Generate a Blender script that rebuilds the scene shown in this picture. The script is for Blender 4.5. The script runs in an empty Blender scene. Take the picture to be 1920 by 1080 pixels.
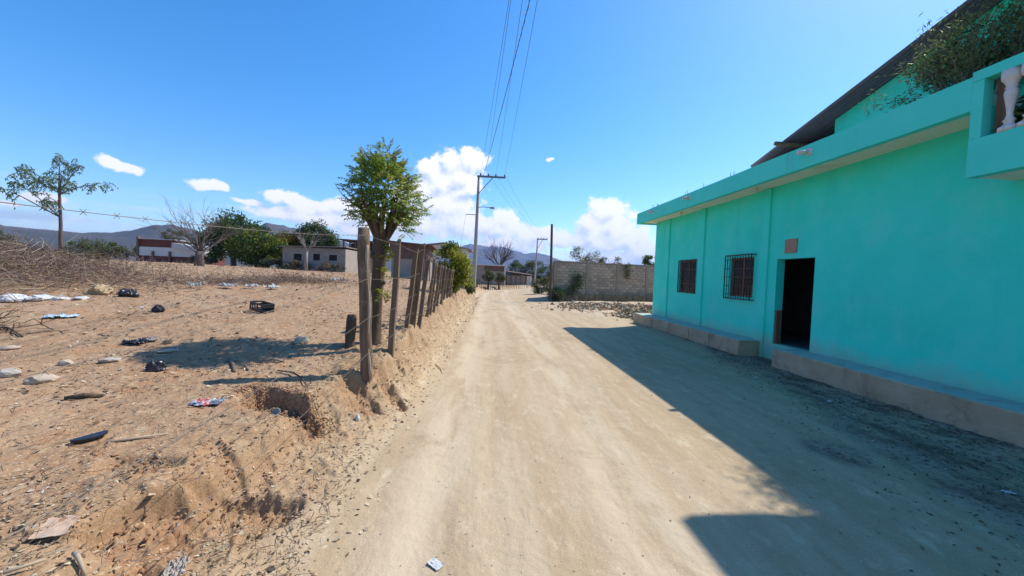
import bpy, bmesh, math, random
import numpy as np
from mathutils import Vector, Matrix

SC = bpy.context.scene
COL = SC.collection

# ----------------------------------------------------------------- camera
cam_d = bpy.data.cameras.new('camera')
cam_d.sensor_width = 36.0
cam_d.lens = 700 / 1920 * 36
cam_d.clip_start = .05
cam_d.clip_end = 30000
cam = bpy.data.objects.new('camera', cam_d)
COL.objects.link(cam)
_y = Vector((-45, 25, -700)).normalized()
_a = Vector((math.sin(.035), math.cos(.035), 0))
_z = (_a - _a.dot(_y) * _y).normalized()
_x = _y.cross(_z)
_m = Matrix((_x, _y, _z))               # rows: the world axes seen by the camera
cam.matrix_world = Matrix.Translation((0, 0, 1.85)) @ _m.to_4x4()
SC.camera = cam

# ----------------------------------------------------------------- sun, sky, exposure
SUN_DIR = Vector((.735, .42, 1.0)).normalized()
SUN_EL = math.asin(SUN_DIR.z)
SUN_AZ = math.atan2(SUN_DIR.x, SUN_DIR.y)
sun_d = bpy.data.lights.new('sun', 'SUN')
sun_d.energy = 3.3
sun_d.angle = math.radians(.53)
sun_d.color = (1.0, .955, .885)
sun = bpy.data.objects.new('sun', sun_d)
sun.rotation_euler = SUN_DIR.to_track_quat('Z', 'Y').to_euler()
COL.objects.link(sun)
SC.view_settings.view_transform = 'Standard'
SC.view_settings.look = 'None'
SC.view_settings.gamma = 1
SC.view_settings.use_curve_mapping = False
SC.view_settings.exposure = 0.87
SC.render.engine = 'CYCLES'
SC.cycles.use_denoising = True
SC.cycles.max_bounces = 6
SC.cycles.diffuse_bounces = 4
SC.cycles.glossy_bounces = 2
SC.cycles.transparent_max_bounces = 6
SC.cycles.volume_bounces = 0

WORLD = bpy.data.worlds.new('World')
SC.world = WORLD
WORLD.use_nodes = True

def build_sky():
    nt = WORLD.node_tree
    nt.nodes.clear()
    N = nt.nodes.new; L = nt.links.new
    out = N('ShaderNodeOutputWorld'); bg = N('ShaderNodeBackground')
    bg.inputs[1].default_value = .14
    sky = N('ShaderNodeTexSky'); sky.sky_type = 'NISHITA'; sky.sun_disc = False
    sky.sun_elevation = SUN_EL; sky.sun_rotation = SUN_AZ
    sky.altitude = 300; sky.air_density = 1.0; sky.dust_density = .45; sky.ozone_density = 3.2
    # cumulus: clumps given by bearing and height over the horizon in degrees (bearing, height, half width, half height)
    CL = [(-43.46, 10.05, 1.12, 0.62), (-42.31, 9.73, 1.39, 0.57), (-35.77, 9.26, 1.21, 0.66), (-34.43, 9.13, 0.78, 0.47), (-47.6, 5.67, 1.21, 0.52),
          (-49.6, 4.73, 0.86, 0.36), (-31.9, 8, 1.44, 0.36), (-28.6, 9, 1.57, 0.85), (-26.2, 8.65, 1.97, 0.85), (-23, 8.54, 2.48, 0.85),
          (-20.4, 9.05, 1.44, 0.73), (-23.65, 6.85, 4.58, 1.21), (-28, 6.9, 3.60, 0.85), (-18.3, 7.96, 3.28, 1.58), (-2.9, 16.7, 2.10, 1.50), (-9, 14.8, 2.00, 1.60), (-9.6, 12, 2.60, 2.00),
          (-6.2, 16.1, 1.90, 1.60), (-4.76, 14.35, 2.95, 2.30), (-7.64, 13, 3.10, 2.46), (-3.3, 12.8, 2.10, 1.30), (-7.15, 10, 4.90, 2.46),
          (-11.8, 11.2, 2.46, 1.80), (-10.95, 7.43, 5.73, 2.46), (-3.9, 7.5, 4.10, 2.13), (-16.8, 5.85, 4.90, 1.80), (2.54, 8.73, 2.13, 1.30),
          (0.96, 7.3, 4.10, 1.80), (6.7, 6.33, 4.10, 1.15), (10.8, 5.64, 3.27, 1.15), (3.5, 5, 5.70, 1.47), (17.3, 9.7, 2.60, 1.90), (16.2, 6.8, 3.60, 2.40), (19.6, 7, 2.80, 2.00),
          (15.8, 7.7, 2.10, 1.80), (18.9, 8.1, 2.80, 2.10), (20.9, 5.8, 2.80, 1.64), (17.1, 5.4, 4.10, 2.10), (22.8, 4.3, 2.46, 1.30),
          (18.7, 3.05, 5.70, 1.15), (8.3, 17.2, 0.30, 0.20), (8.75, 17.35, 0.30, 0.14), (40, 8, 6.00, 2.00), (62, 6, 8.00, 2.50), (85, 10, 7.00, 2.50), (120, 7, 9.00, 3.00), (165, 9, 9.00, 3.00),
          (-75, 6, 7.00, 2.00), (-100, 9, 8.00, 2.50), (-140, 7, 9.00, 3.00)]
    g = bpy.data.node_groups.new('cloud_density', 'ShaderNodeTree')
    g.interface.new_socket('P', in_out='INPUT', socket_type='NodeSocketVector')
    g.interface.new_socket('D', in_out='OUTPUT', socket_type='NodeSocketFloat')
    gi = g.nodes.new('NodeGroupInput'); go = g.nodes.new('NodeGroupOutput')
    def gm(op, a=None, b=None, c=None):
        n = g.nodes.new('ShaderNodeMath'); n.operation = op
        for i, v in enumerate((a, b, c)):
            if v is None: continue
            if isinstance(v, (int, float)): n.inputs[i].default_value = v
            else: g.links.new(v, n.inputs[i])
        return n.outputs[0]
    w = g.nodes.new('ShaderNodeTexNoise'); w.inputs['Scale'].default_value = .33; w.inputs['Detail'].default_value = 2
    g.links.new(gi.outputs[0], w.inputs['Vector'])
    ws = g.nodes.new('ShaderNodeVectorMath'); ws.operation = 'MULTIPLY_ADD'
    g.links.new(w.outputs['Color'], ws.inputs[0]); ws.inputs[1].default_value = (2.6, 1.6, 0); ws.inputs[2].default_value = (-1.3, -.8, 0)
    wp = g.nodes.new('ShaderNodeVectorMath'); wp.operation = 'ADD'
    g.links.new(gi.outputs[0], wp.inputs[0]); g.links.new(ws.outputs[0], wp.inputs[1])
    cur = None
    for a, e, ra, re in CL:
        ra *= 1.12; re *= 1.12
        n = g.nodes.new('ShaderNodeVectorMath'); n.operation = 'MULTIPLY_ADD'
        g.links.new(wp.outputs[0], n.inputs[0])
        n.inputs[1].default_value = (1 / ra, 1 / re, 0); n.inputs[2].default_value = (-a / ra, -e / re, 0)
        l = g.nodes.new('ShaderNodeVectorMath'); l.operation = 'LENGTH'
        g.links.new(n.outputs[0], l.inputs[0])
        if cur is None: cur = l.outputs['Value']
        else: cur = gm('SMOOTH_MIN', cur, l.outputs['Value'], .25)
    f = g.nodes.new('ShaderNodeTexNoise'); f.inputs['Scale'].default_value = .62; f.inputs['Detail'].default_value = 7; f.inputs['Roughness'].default_value = .62
    g.links.new(gi.outputs[0], f.inputs['Vector'])
    fl = gm('MULTIPLY_ADD', f.outputs[0], 1.9, -.80)
    d = gm('SUBTRACT', 1.0, cur)
    d = gm('MAXIMUM', d, -1.2)
    g.links.new(gm('ADD', d, fl), go.inputs[0])

    def m(op, a=None, b=None, c=None):
        n = N('ShaderNodeMath'); n.operation = op
        for i, v in enumerate((a, b, c)):
            if v is None: continue
            if isinstance(v, (int, float)): n.inputs[i].default_value = v
            else: L(v, n.inputs[i])
        return n.outputs[0]
    tc = N('ShaderNodeTexCoord'); sp = N('ShaderNodeSeparateXYZ'); L(tc.outputs['Generated'], sp.inputs[0])
    az = m('MULTIPLY', m('ARCTAN2', sp.outputs[0], sp.outputs[1]), 57.29578)
    el = m('MULTIPLY', m('ARCSINE', sp.outputs[2]), 57.29578)
    cb = N('ShaderNodeCombineXYZ'); L(az, cb.inputs[0]); L(el, cb.inputs[1])
    sh = N('ShaderNodeVectorMath'); sh.operation = 'ADD'; L(cb.outputs[0], sh.inputs[0]); sh.inputs[1].default_value = (1.0, 1.35, 0)
    g1 = N('ShaderNodeGroup'); g1.node_tree = g; L(cb.outputs[0], g1.inputs[0])
    g2 = N('ShaderNodeGroup'); g2.node_tree = g; L(sh.outputs[0], g2.inputs[0])
    mr = N('ShaderNodeMapRange'); mr.interpolation_type = 'SMOOTHSTEP'; L(g1.outputs[0], mr.inputs[0])
    mr.inputs[1].default_value = -.04; mr.inputs[2].default_value = .44
    # thin streaks low over the horizon
    st = N('ShaderNodeVectorMath'); st.operation = 'MULTIPLY'; L(cb.outputs[0], st.inputs[0]); st.inputs[1].default_value = (.055, .55, 1)
    sn = N('ShaderNodeTexNoise'); sn.inputs['Scale'].default_value = 1.6; sn.inputs['Detail'].default_value = 5; L(st.outputs[0], sn.inputs['Vector'])
    s1 = N('ShaderNodeMapRange'); s1.interpolation_type = 'SMOOTHSTEP'; L(sn.outputs[0], s1.inputs[0]); s1.inputs[1].default_value = .44; s1.inputs[2].default_value = .72; s1.inputs[4].default_value = .75
    s2 = N('ShaderNodeMapRange'); s2.interpolation_type = 'SMOOTHSTEP'; L(el, s2.inputs[0]); s2.inputs[1].default_value = 9; s2.inputs[2].default_value = 4; s2.inputs[3].default_value = 0; s2.inputs[4].default_value = 1
    alpha = m('MAXIMUM', mr.outputs[0], m('MULTIPLY', s1.outputs[0], s2.outputs[0]))
    dif = m('SUBTRACT', g1.outputs[0], g2.outputs[0])
    lit = N('ShaderNodeMapRange'); lit.interpolation_type = 'SMOOTHSTEP'; L(dif, lit.inputs[0]); lit.inputs[1].default_value = -1.0; lit.inputs[2].default_value = .45
    cc = N('ShaderNodeMixRGB'); L(lit.outputs[0], cc.inputs[0])
    cc.inputs[1].default_value = (2.4, 2.9, 3.7, 1); cc.inputs[2].default_value = (4.7, 4.7, 4.75, 1)
    mx = N('ShaderNodeMixRGB'); L(alpha, mx.inputs[0]); hs = N('ShaderNodeHueSaturation'); hs.inputs['Saturation'].default_value = 1.36; hs.inputs['Value'].default_value = .92; L(sky.outputs[0], hs.inputs['Color']); L(hs.outputs[0], mx.inputs[1]); L(cc.outputs[0], mx.inputs[2])
    L(mx.outputs[0], bg.inputs[0]); L(bg.outputs[0], out.inputs[0])
build_sky()

# ----------------------------------------------------------------- terrain maths
_pr = np.random.RandomState(11)
_perm = np.tile(_pr.permutation(256), 3)
_ga = _pr.rand(256) * 2 * np.pi
_gx, _gy = np.cos(_ga), np.sin(_ga)

def gnoise(x, y):
    x = np.asarray(x, float); y = np.asarray(y, float)
    xi = np.floor(x).astype(np.int64); yi = np.floor(y).astype(np.int64)
    xf = x - xi; yf = y - yi
    xi &= 255; yi &= 255
    u = xf * xf * xf * (xf * (xf * 6 - 15) + 10); v = yf * yf * yf * (yf * (yf * 6 - 15) + 10)
    def g(ix, iy, dx, dy):
        h = _perm[_perm[ix & 255] + (iy & 255)]
        return _gx[h] * dx + _gy[h] * dy
    n00 = g(xi, yi, xf, yf); n10 = g(xi + 1, yi, xf - 1, yf)
    n01 = g(xi, yi + 1, xf, yf - 1); n11 = g(xi + 1, yi + 1, xf - 1, yf - 1)
    a = n00 + u * (n10 - n00); b = n01 + u * (n11 - n01)
    return (a + v * (b - a)) * 1.5

def fbm(x, y, s, octv=3, gain=.5, ox=0.):
    r = 0; a = 1.; t = 0
    for i in range(octv):
        r = r + a * gnoise(np.asarray(x) * s + 17.3 * i + ox, np.asarray(y) * s - 9.1 * i + ox * .7); t += a
        a *= gain; s *= 2.03
    return r / t

def sstep(a, b, x):
    t = np.clip((x - a) / (b - a), 0, 1)
    return t * t * (3 - 2 * t)

_TY = [-30, 2, 3, 5, 7, 9, 20, 35, 40, 43, 48, 52, 56, 58, 62, 80]
_TX = [-.95, -.95, -1.0, -1.0, -.95, -.93, -.8, -.85, -.6, 0.0, 1.6, 3.4, 6.0, 8.5, 30, 120]
_EY = [-30, 2.5, 4, 5, 7, 15, 32, 40, 43, 48, 52, 56, 58, 62, 80]
_EX = [-2.1, -2.1, -2.0, -1.78, -1.7, -1.7, -1.55, -1.2, -.7, .8, 2.6, 5.0, 7.0, 26, 100]
_HY = [-30, 2, 4.8, 6, 7.5, 9, 12, 15, 24, 32, 42, 50, 60, 80]
_HH = [.42, .42, .46, .60, .76, .78, .86, .96, .9, .62, .42, .3, .25, .2]

def toe(Y): return np.interp(Y, _TY, _TX)
def lip(Y): return np.interp(Y, _EY, _EX)

def road_right(Y): return np.interp(Y, [-30, 9, 18, 28, 40, 46, 80], [4.7, 4.7, 4.3, 4.3, 5.5, 60, 60])

PITS = [(-2.12, 4.06, .48, .17, -.30, .20), (-2.0, 2.3, .32, .13, 1.2, .14), (-1.68, 2.75, .38, .13, .35, .12),
        (-1.52, 4.75, .30, .15, -.5, .12), (-1.22, 5.2, .3, .12, -.9, .10), (-2.35, 2.72, .26, .10, .2, .06), (-1.62, 2.0, .26, .10, -.2, .05), (-1.95, 2.95, .25, .09, -.5, .05)]

def H(X, Y, fine=True, masks=False):
    X = np.asarray(X, float); Y = np.asarray(Y, float)
    R = np.hypot(X, Y)
    xt, xe, hb = toe(Y), lip(Y), np.interp(Y, _HY, _HH)
    wob = .16 * fbm(X, Y, .9, 3) + .07 * fbm(X, Y, 3.3, 2)
    t = np.clip((xt - X + wob * .8) / np.maximum(xt - xe, .25), 0, 1.0)
    soft = sstep(0, 1, t)
    cliff = .35 * sstep(0, .55, t) + .65 * sstep(.5, .68, t)
    mixc = sstep(-.05, .25, fbm(X, Y, .8, 2, ox=5.))
    prof = soft * (1 - mixc) + cliff * mixc
    nearb = sstep(5.2, 4.0, Y)
    prof = prof * (1 - nearb) + nearb * (.42 * t ** 1.3 + .58 * sstep(.62, .98, t) * (1 - .5 * mixc) + .29 * mixc * sstep(.74, .84, t))
    d = np.maximum(xe - X, 0)
    sat = 1 - np.exp(-d / 9.)
    rise = .92 * sat + .011 * np.clip(Y - 8, 0, 45) * sat
    rise = rise * (1 - sstep(35, 44, Y) * sstep(-10, -3.5, X))
    z = hb * prof + rise
    lot = sstep(0, .5, d)
    bank = sstep(.05, .5, t) * (1 - lot) * (1 - .45 * nearb)
    z = z + lot * .07 * fbm(X, Y, .35, 2) * sstep(2, 8, R)
    # right hand side: rubble yard and ground along the wall
    yard = sstep(3.6, 6.0, X) * sstep(15.5, 18, Y)
    z = z + yard * (.10 + .12 * fbm(X, Y, .5, 2))
    z = z + .05 * sstep(5.3, 6.3, X) * sstep(16.5, 13, Y)
    far = sstep(60, 140, R)
    z = z * (1 - far) + far * 1.2
    red = np.zeros_like(z)
    if fine:
        near = np.exp(-R / 60.)
        clod = np.abs(fbm(X, Y, 4.2, 3, .55))
        z = z + lot * near * (.030 * fbm(X, Y, 1.6, 3) + .016 * fbm(X, Y, 7.5, 3, .6) + .010 * fbm(X, Y, 26., 2))
        z = z + bank * near * (.05 * fbm(X, Y, 2.6, 3) + .075 * (.25 - clod) + .022 * fbm(X, Y, 14., 3, .6) + .008 * fbm(X, Y, 45., 2))
        ledge = fbm(X, Y, 2.1, 3, .55, ox=3.)
        z = z + bank * near * (.055 * sstep(.03, .08, ledge) - .04 * sstep(.2, .24, ledge))
        road = (1 - sstep(0, .2, t))
        rx = X + .10 * fbm(X * .2, Y, .12, 2) - np.interp(Y, [0, 36, 46, 52, 58], [0, .2, 1.2, 4, 8])
        ruts = 0
        for c, w, a in ((-.35, .16, .016), (.15, .12, .010), (1.25, .2, .016), (1.75, .13, .010), (-.8, .1, .008), (2.6, .2, .01), (3.4, .16, .012)):
            ruts = ruts - a * np.exp(-((rx - c) / w) ** 2)
        z = z + road * near * (ruts + .007 * fbm(X * 1.0, Y * .16, 1.7, 3) + .0035 * fbm(X * 2, Y * .5, 4., 3) + .0035 * fbm(X, Y, 22., 3))
        trk = np.exp(-((rx + .35) / .17) ** 2) + np.exp(-((rx - 1.25) / .2) ** 2)
        z = z + road * near * (.0028 * trk * np.sin(Y * 110 + 3 * np.sin(rx * 30)) * sstep(.02, .25, fbm(X, Y, .6, 2, ox=11.)) * sstep(14, 6, R) - .003 * sstep(.12, .3, np.abs(fbm(X, Y, 3.1, 2, ox=21.))))
        z = z + yard * near * .05 * fbm(X, Y, 3., 3)
        dd = sstep(4.4, 6.2, X + .4 * fbm(X, Y, .7, 2)) * sstep(9, 5, Y)
        z = z + dd * (.035 * fbm(X, Y, 2.4, 3) + .02 * fbm(X, Y, 9., 3, .6))
        for px_, py_, ra, rb, ang, dep in PITS:
            ca, sa = math.cos(ang), math.sin(ang)
            a = (X - px_) * ca + (Y - py_) * sa
            b = -(X - px_) * sa + (Y - py_) * ca
            j = .22 * fbm(X, Y, 5., 3) 
            bb = np.where(b < 0, b / (rb * 2.6), b / rb)
            e = np.sqrt((a / ra) ** 2 + bb ** 2) + j
            k = sstep(1.02, .62, e) * sstep(-2.6, -.2, b / rb)
            z = z - dep * k + (.06 * fbm(X, Y, 9., 3, .6) + .07 * np.abs(fbm(X, Y, 13., 3, .6, ox=2.)) - .02) * k * sstep(.05, .12, dep) + .022 * k * fbm(X, Y, 31., 2) + .012 * k * fbm(X, Y, 60., 2)
            red = np.maximum(red, sstep(1.3, .7, e) * min(1., dep * 3.6) * (.55 + .45 * sstep(-.1, .25, fbm(X, Y, 4., 3, ox=8.))))
    if masks:
        wob2 = .35 * fbm(X, Y, .8, 3) + .12 * fbm(X, Y, 5., 2)
        m_road = (1 - sstep(.0, .8, t + .35 * fbm(X, Y, 2., 3))) * (1 - far)
        m_rut = np.clip(np.exp(-((rx + .35) / .3) ** 2) + np.exp(-((rx - 1.3) / .34) ** 2) + .5 * np.exp(-((rx - .3) / .15) ** 2), 0, 1)
        m_yard = yard
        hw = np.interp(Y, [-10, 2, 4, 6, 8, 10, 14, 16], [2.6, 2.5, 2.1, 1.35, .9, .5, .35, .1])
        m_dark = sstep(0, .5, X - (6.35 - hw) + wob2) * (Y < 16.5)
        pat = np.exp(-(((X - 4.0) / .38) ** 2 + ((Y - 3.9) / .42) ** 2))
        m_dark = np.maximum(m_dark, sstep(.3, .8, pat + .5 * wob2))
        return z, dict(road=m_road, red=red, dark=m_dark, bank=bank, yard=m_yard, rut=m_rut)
    return z

# ----------------------------------------------------------------- helpers
rng = np.random.default_rng(7)
random.seed(7)
V = Vector

def gz(x, y):
    return float(H(np.array([x]), np.array([y]))[0])

def wloc(o):
    p = Vector((0, 0, 0))
    while o is not None:
        p += o.location; o = o.parent
    return p

def tag(o, label=None, cat=None, group=None, kind=None):
    if label: o['label'] = label
    if cat: o['category'] = cat
    if group: o['group'] = group
    if kind: o['kind'] = kind
    return o

def thing(name, label, cat, loc, group=None):
    o = bpy.data.objects.new(name, None); COL.objects.link(o)
    o.location = loc; o.empty_display_size = .1
    return tag(o, label, cat, group)

def place(name, me, mats, parent=None, loc=None, world=True):
    """link a mesh given in world coordinates as one object"""
    if not isinstance(mats, (list, tuple)): mats = [mats]
    for mm in mats: me.materials.append(mm)
    o = bpy.data.objects.new(name, me); COL.objects.link(o)
    if parent is not None:
        o.parent = parent
        if world: me.transform(Matrix.Translation(-wloc(parent)))
    elif loc is not None:
        if world: me.transform(Matrix.Translation(-Vector(loc)))
        o.location = loc
    return o

def np_mesh(name, verts, faces, matidx=None, smooth=False):
    verts = np.asarray(verts, np.float32).reshape(-1, 3); faces = np.asarray(faces, np.int32)
    k = faces.shape[1]; nf = len(faces)
    me = bpy.data.meshes.new(name)
    me.vertices.add(len(verts)); me.vertices.foreach_set('co', verts.ravel())
    me.loops.add(nf * k); me.loops.foreach_set('vertex_index', faces.ravel())
    me.polygons.add(nf)
    me.polygons.foreach_set('loop_start', np.arange(0, nf * k, k, dtype=np.int32))
    if matidx is not None: me.polygons.foreach_set('material_index', np.asarray(matidx, np.int32))
    me.polygons.foreach_set('use_smooth', np.full(nf, smooth, bool))
    me.update(calc_edges=True)
    return me

class MB:
    def __init__(s): s.v = []; s.f = []; s.mi = []; s.sm = []
    def add(s, vs, fs, mi=0, smooth=False):
        b = len(s.v); s.v += [tuple(v) for v in vs]
        for f in fs:
            s.f.append([i + b for i in f]); s.mi.append(mi); s.sm.append(smooth)
        return s
    def box(s, lo, hi, mi=0, jit=0.):
        x0, y0, z0 = lo; x1, y1, z1 = hi
        vs = [(x0, y0, z0), (x1, y0, z0), (x1, y1, z0), (x0, y1, z0), (x0, y0, z1), (x1, y0, z1), (x1, y1, z1), (x0, y1, z1)]
        if jit: vs = [(a + random.uniform(-jit, jit), b + random.uniform(-jit, jit), c + random.uniform(-jit, jit)) for a, b, c in vs]
        return s.add(vs, [(0, 3, 2, 1), (4, 5, 6, 7), (0, 1, 5, 4), (1, 2, 6, 5), (2, 3, 7, 6), (3, 0, 4, 7)], mi)
    def hexa(s, vs, mi=0):
        return s.add(vs, [(0, 3, 2, 1), (4, 5, 6, 7), (0, 1, 5, 4), (1, 2, 6, 5), (2, 3, 7, 6), (3, 0, 4, 7)], mi)
    def bar(s, a, b, w, t, up=(0, 0, 1), mi=0, taper=1.):
        """square bar from a to b, w across, t along up"""
        a = V(a); b = V(b); d = (b - a).normalized(); u = V(up)
        sx = d.cross(u)
        if sx.length < 1e-4: sx = d.cross(V((1, 0, 0)))
        sx.normalize(); u = sx.cross(d).normalized()
        vs = []
        for p, k in ((a, 1.), (b, taper)):
            for i, j in ((-1, -1), (1, -1), (1, 1), (-1, 1)):
                vs.append(p + sx * (w / 2 * i * k) + u * (t / 2 * j * k))
        return s.hexa(vs, mi)
    def tube(s, pts, radii, n=8, mi=0, smooth=True, cap=True):
        pts = [V(p) for p in pts]
        if isinstance(radii, (int, float)): radii = [radii] * len(pts)
        b = len(s.v); ref = None; vs = []
        for i, p in enumerate(pts):
            d = (pts[min(i + 1, len(pts) - 1)] - pts[max(i - 1, 0)])
            d = d.normalized() if d.length > 1e-9 else V((0, 0, 1))
            if ref is None:
                ref = d.orthogonal().normalized()
            ref = (ref - d * ref.dot(d))
            ref = ref.normalized() if ref.length > 1e-6 else d.orthogonal().normalized()
            o = d.cross(ref)
            for k in range(n):
                a = 2 * math.pi * k / n
                vs.append(p + (ref * math.cos(a) + o * math.sin(a)) * radii[i])
        fs = []
        for i in range(len(pts) - 1):
            for k in range(n):
                k2 = (k + 1) % n
                fs.append((i * n + k, i * n + k2, (i + 1) * n + k2, (i + 1) * n + k))
        if cap:
            fs.append(tuple(reversed(range(n)))); fs.append(tuple(range((len(pts) - 1) * n, len(pts) * n)))
        return s.add(vs, fs, mi, smooth)
    def lathe(s, c, prof, n=14, mi=0):
        """prof: (radius, height) pairs, upright at c"""
        vs = []; fs = []
        for r, h in prof:
            for k in range(n):
                a = 2 * math.pi * k / n
                vs.append((c[0] + r * math.cos(a), c[1] + r * math.sin(a), c[2] + h))
        for i in range(len(prof) - 1):
            for k in range(n):
                k2 = (k + 1) % n
                fs.append((i * n + k, i * n + k2, (i + 1) * n + k2, (i + 1) * n + k))
        fs.append(tuple(reversed(range(n)))); fs.append(tuple(range((len(prof) - 1) * n, len(prof) * n)))
        return s.add(vs, fs, mi, True)
    def mesh(s, name):
        me = bpy.data.meshes.new(name); me.from_pydata(s.v, [], s.f)
        me.polygons.foreach_set('material_index', s.mi); me.polygons.foreach_set('use_smooth', s.sm); me.update()
        return me
    def build(s, name, mats, parent=None, loc=None, bevel=0.):
        o = place(name, s.mesh(name), mats, parent, loc)
        if bevel:
            bv = o.modifiers.new('bevel', 'BEVEL'); bv.width = bevel; bv.segments = 2; bv.limit_method = 'ANGLE'
        return o

def copy_tree(o, loc=None, parent=None):
    c = o.copy(); COL.objects.link(c)
    if parent is not None: c.parent = parent
    if loc is not None: c.location = loc
    for ch in o.children: copy_tree(ch, None, c)
    return c

# ----------------------------------------------------------------- materials
def mat(name, cols, scale=6., detail=5., rough=.85, bump=.3, bscale=40., bdist=.01, stretch=(1, 1, 1), spots=None, spec=.3, metal=0., gen=False, drip=None, dist=0., base_dirt=None):
    """cols: list of (r,g,b) mixed by noise; spots: (colour, scale, lo, hi) second noise layer; drip: same with vertical streaks"""
    m = bpy.data.materials.new(name); m.use_nodes = True
    nt = m.node_tree; nt.nodes.clear(); N = nt.nodes.new; L = nt.links.new
    out = N('ShaderNodeOutputMaterial'); bs = N('ShaderNodeBsdfPrincipled')
    bs.inputs['Roughness'].default_value = rough; bs.inputs['Metallic'].default_value = metal
    bs.inputs['Specular IOR Level'].default_value = spec
    tc = N('ShaderNodeTexCoord'); mp = N('ShaderNodeMapping'); mp.inputs['Scale'].default_value = stretch
    L(tc.outputs['Object'], mp.inputs[0])
    n = N('ShaderNodeTexNoise'); n.inputs['Scale'].default_value = scale; n.inputs['Detail'].default_value = detail; n.inputs['Roughness'].default_value = .6; n.inputs['Distortion'].default_value = dist
    L(mp.outputs[0], n.inputs['Vector'])
    r = N('ShaderNodeValToRGB'); el = r.color_ramp.elements
    k = len(cols)
    for i, c in enumerate(cols):
        p = .28 + .44 * i / max(1, k - 1)
        e = el[i] if i < 2 else el.new(p)
        e.position = p; e.color = (*c, 1)
    L(n.outputs[0], r.inputs[0]); col = r.outputs[0]
    for sp_, st_ in ((spots, (1, 1, 1)), (drip, (1, 1, .12))):
        if not sp_: continue
        c, s_, lo, hi = sp_[:4]
        mp2 = N('ShaderNodeMapping'); mp2.inputs['Scale'].default_value = st_; mp2.inputs['Location'].default_value = (3.1, 1.7, 5.3)
        L(tc.outputs['Object'], mp2.inputs[0])
        n2 = N('ShaderNodeTexNoise'); n2.inputs['Scale'].default_value = s_; n2.inputs['Detail'].default_value = 6; n2.inputs['Roughness'].default_value = .65
        L(mp2.outputs[0], n2.inputs['Vector'])
        mr = N('ShaderNodeMapRange'); mr.inputs[1].default_value = lo; mr.inputs[2].default_value = hi; mr.inputs[4].default_value = sp_[4] if len(sp_) > 4 else 1.
        L(n2.outputs[0], mr.inputs[0])
        mx = N('ShaderNodeMixRGB'); L(mr.outputs[0], mx.inputs[0]); L(col, mx.inputs[1]); mx.inputs[2].default_value = (*c, 1); col = mx.outputs[0]
    if base_dirt:
        c, z0, z1, fac = base_dirt
        sx = N('ShaderNodeSeparateXYZ'); L(tc.outputs['Object'], sx.inputs[0])
        nz = N('ShaderNodeTexNoise'); nz.inputs['Scale'].default_value = 2.2; nz.inputs['Detail'].default_value = 6; nz.inputs['Roughness'].default_value = .7; L(tc.outputs['Object'], nz.inputs['Vector'])
        ad = N('ShaderNodeMath'); ad.operation = 'MULTIPLY_ADD'; L(nz.outputs[0], ad.inputs[0]); ad.inputs[1].default_value = -.7; L(sx.outputs[2], ad.inputs[2])
        mr = N('ShaderNodeMapRange'); L(ad.outputs[0], mr.inputs[0]); mr.inputs[1].default_value = z1; mr.inputs[2].default_value = z0; mr.inputs[3].default_value = 0; mr.inputs[4].default_value = fac
        mx = N('ShaderNodeMixRGB'); L(mr.outputs[0], mx.inputs[0]); L(col, mx.inputs[1]); mx.inputs[2].default_value = (*c, 1); col = mx.outputs[0]
    L(col, bs.inputs['Base Color'])
    if bump:
        b = N('ShaderNodeBump'); b.inputs['Strength'].default_value = bump; b.inputs['Distance'].default_value = bdist
        n3 = N('ShaderNodeTexNoise'); n3.inputs['Scale'].default_value = bscale; n3.inputs['Detail'].default_value = 5
        L(mp.outputs[0], n3.inputs['Vector']); L(n3.outputs[0], b.inputs['Height']); L(b.outputs[0], bs.inputs['Normal'])
    L(bs.outputs[0], out.inputs[0])
    return m

def leaf_mat(name, c1, c2, trans=.35, rough=.5, scale=3.):
    m = bpy.data.materials.new(name); m.use_nodes = True
    nt = m.node_tree; nt.nodes.clear(); N = nt.nodes.new; L = nt.links.new
    out = N('ShaderNodeOutputMaterial'); bs = N('ShaderNodeBsdfPrincipled'); bs.inputs['Roughness'].default_value = rough
    bs.inputs['Specular IOR Level'].default_value = .35
    geo = N('ShaderNodeNewGeometry'); tc = N('ShaderNodeTexCoord')
    n = N('ShaderNodeTexNoise'); n.inputs['Scale'].default_value = scale; n.inputs['Detail'].default_value = 2; L(tc.outputs['Object'], n.inputs['Vector'])
    ad = N('ShaderNodeMath'); ad.operation = 'MULTIPLY_ADD'; L(geo.outputs['Random Per Island'], ad.inputs[0]); ad.inputs[1].default_value = .55
    sb = N('ShaderNodeMath'); sb.operation = 'MULTIPLY_ADD'; L(n.outputs[0], sb.inputs[0]); sb.inputs[1].default_value = 1.4; sb.inputs[2].default_value = -.45
    L(sb.outputs[0], ad.inputs[2]); ad.use_clamp = True
    mx = N('ShaderNodeMixRGB'); L(ad.outputs[0], mx.inputs[0]); mx.inputs[1].default_value = (*c1, 1); mx.inputs[2].default_value = (*c2, 1)
    L(mx.outputs[0], bs.inputs['Base Color'])
    tr = N('ShaderNodeBsdfTranslucent'); L(mx.outputs[0], tr.inputs[0])
    ms = N('ShaderNodeMixShader'); ms.inputs[0].default_value = trans; L(bs.outputs[0], ms.inputs[1]); L(tr.outputs[0], ms.inputs[2])
    L(ms.outputs[0], out.inputs[0])
    return m

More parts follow.
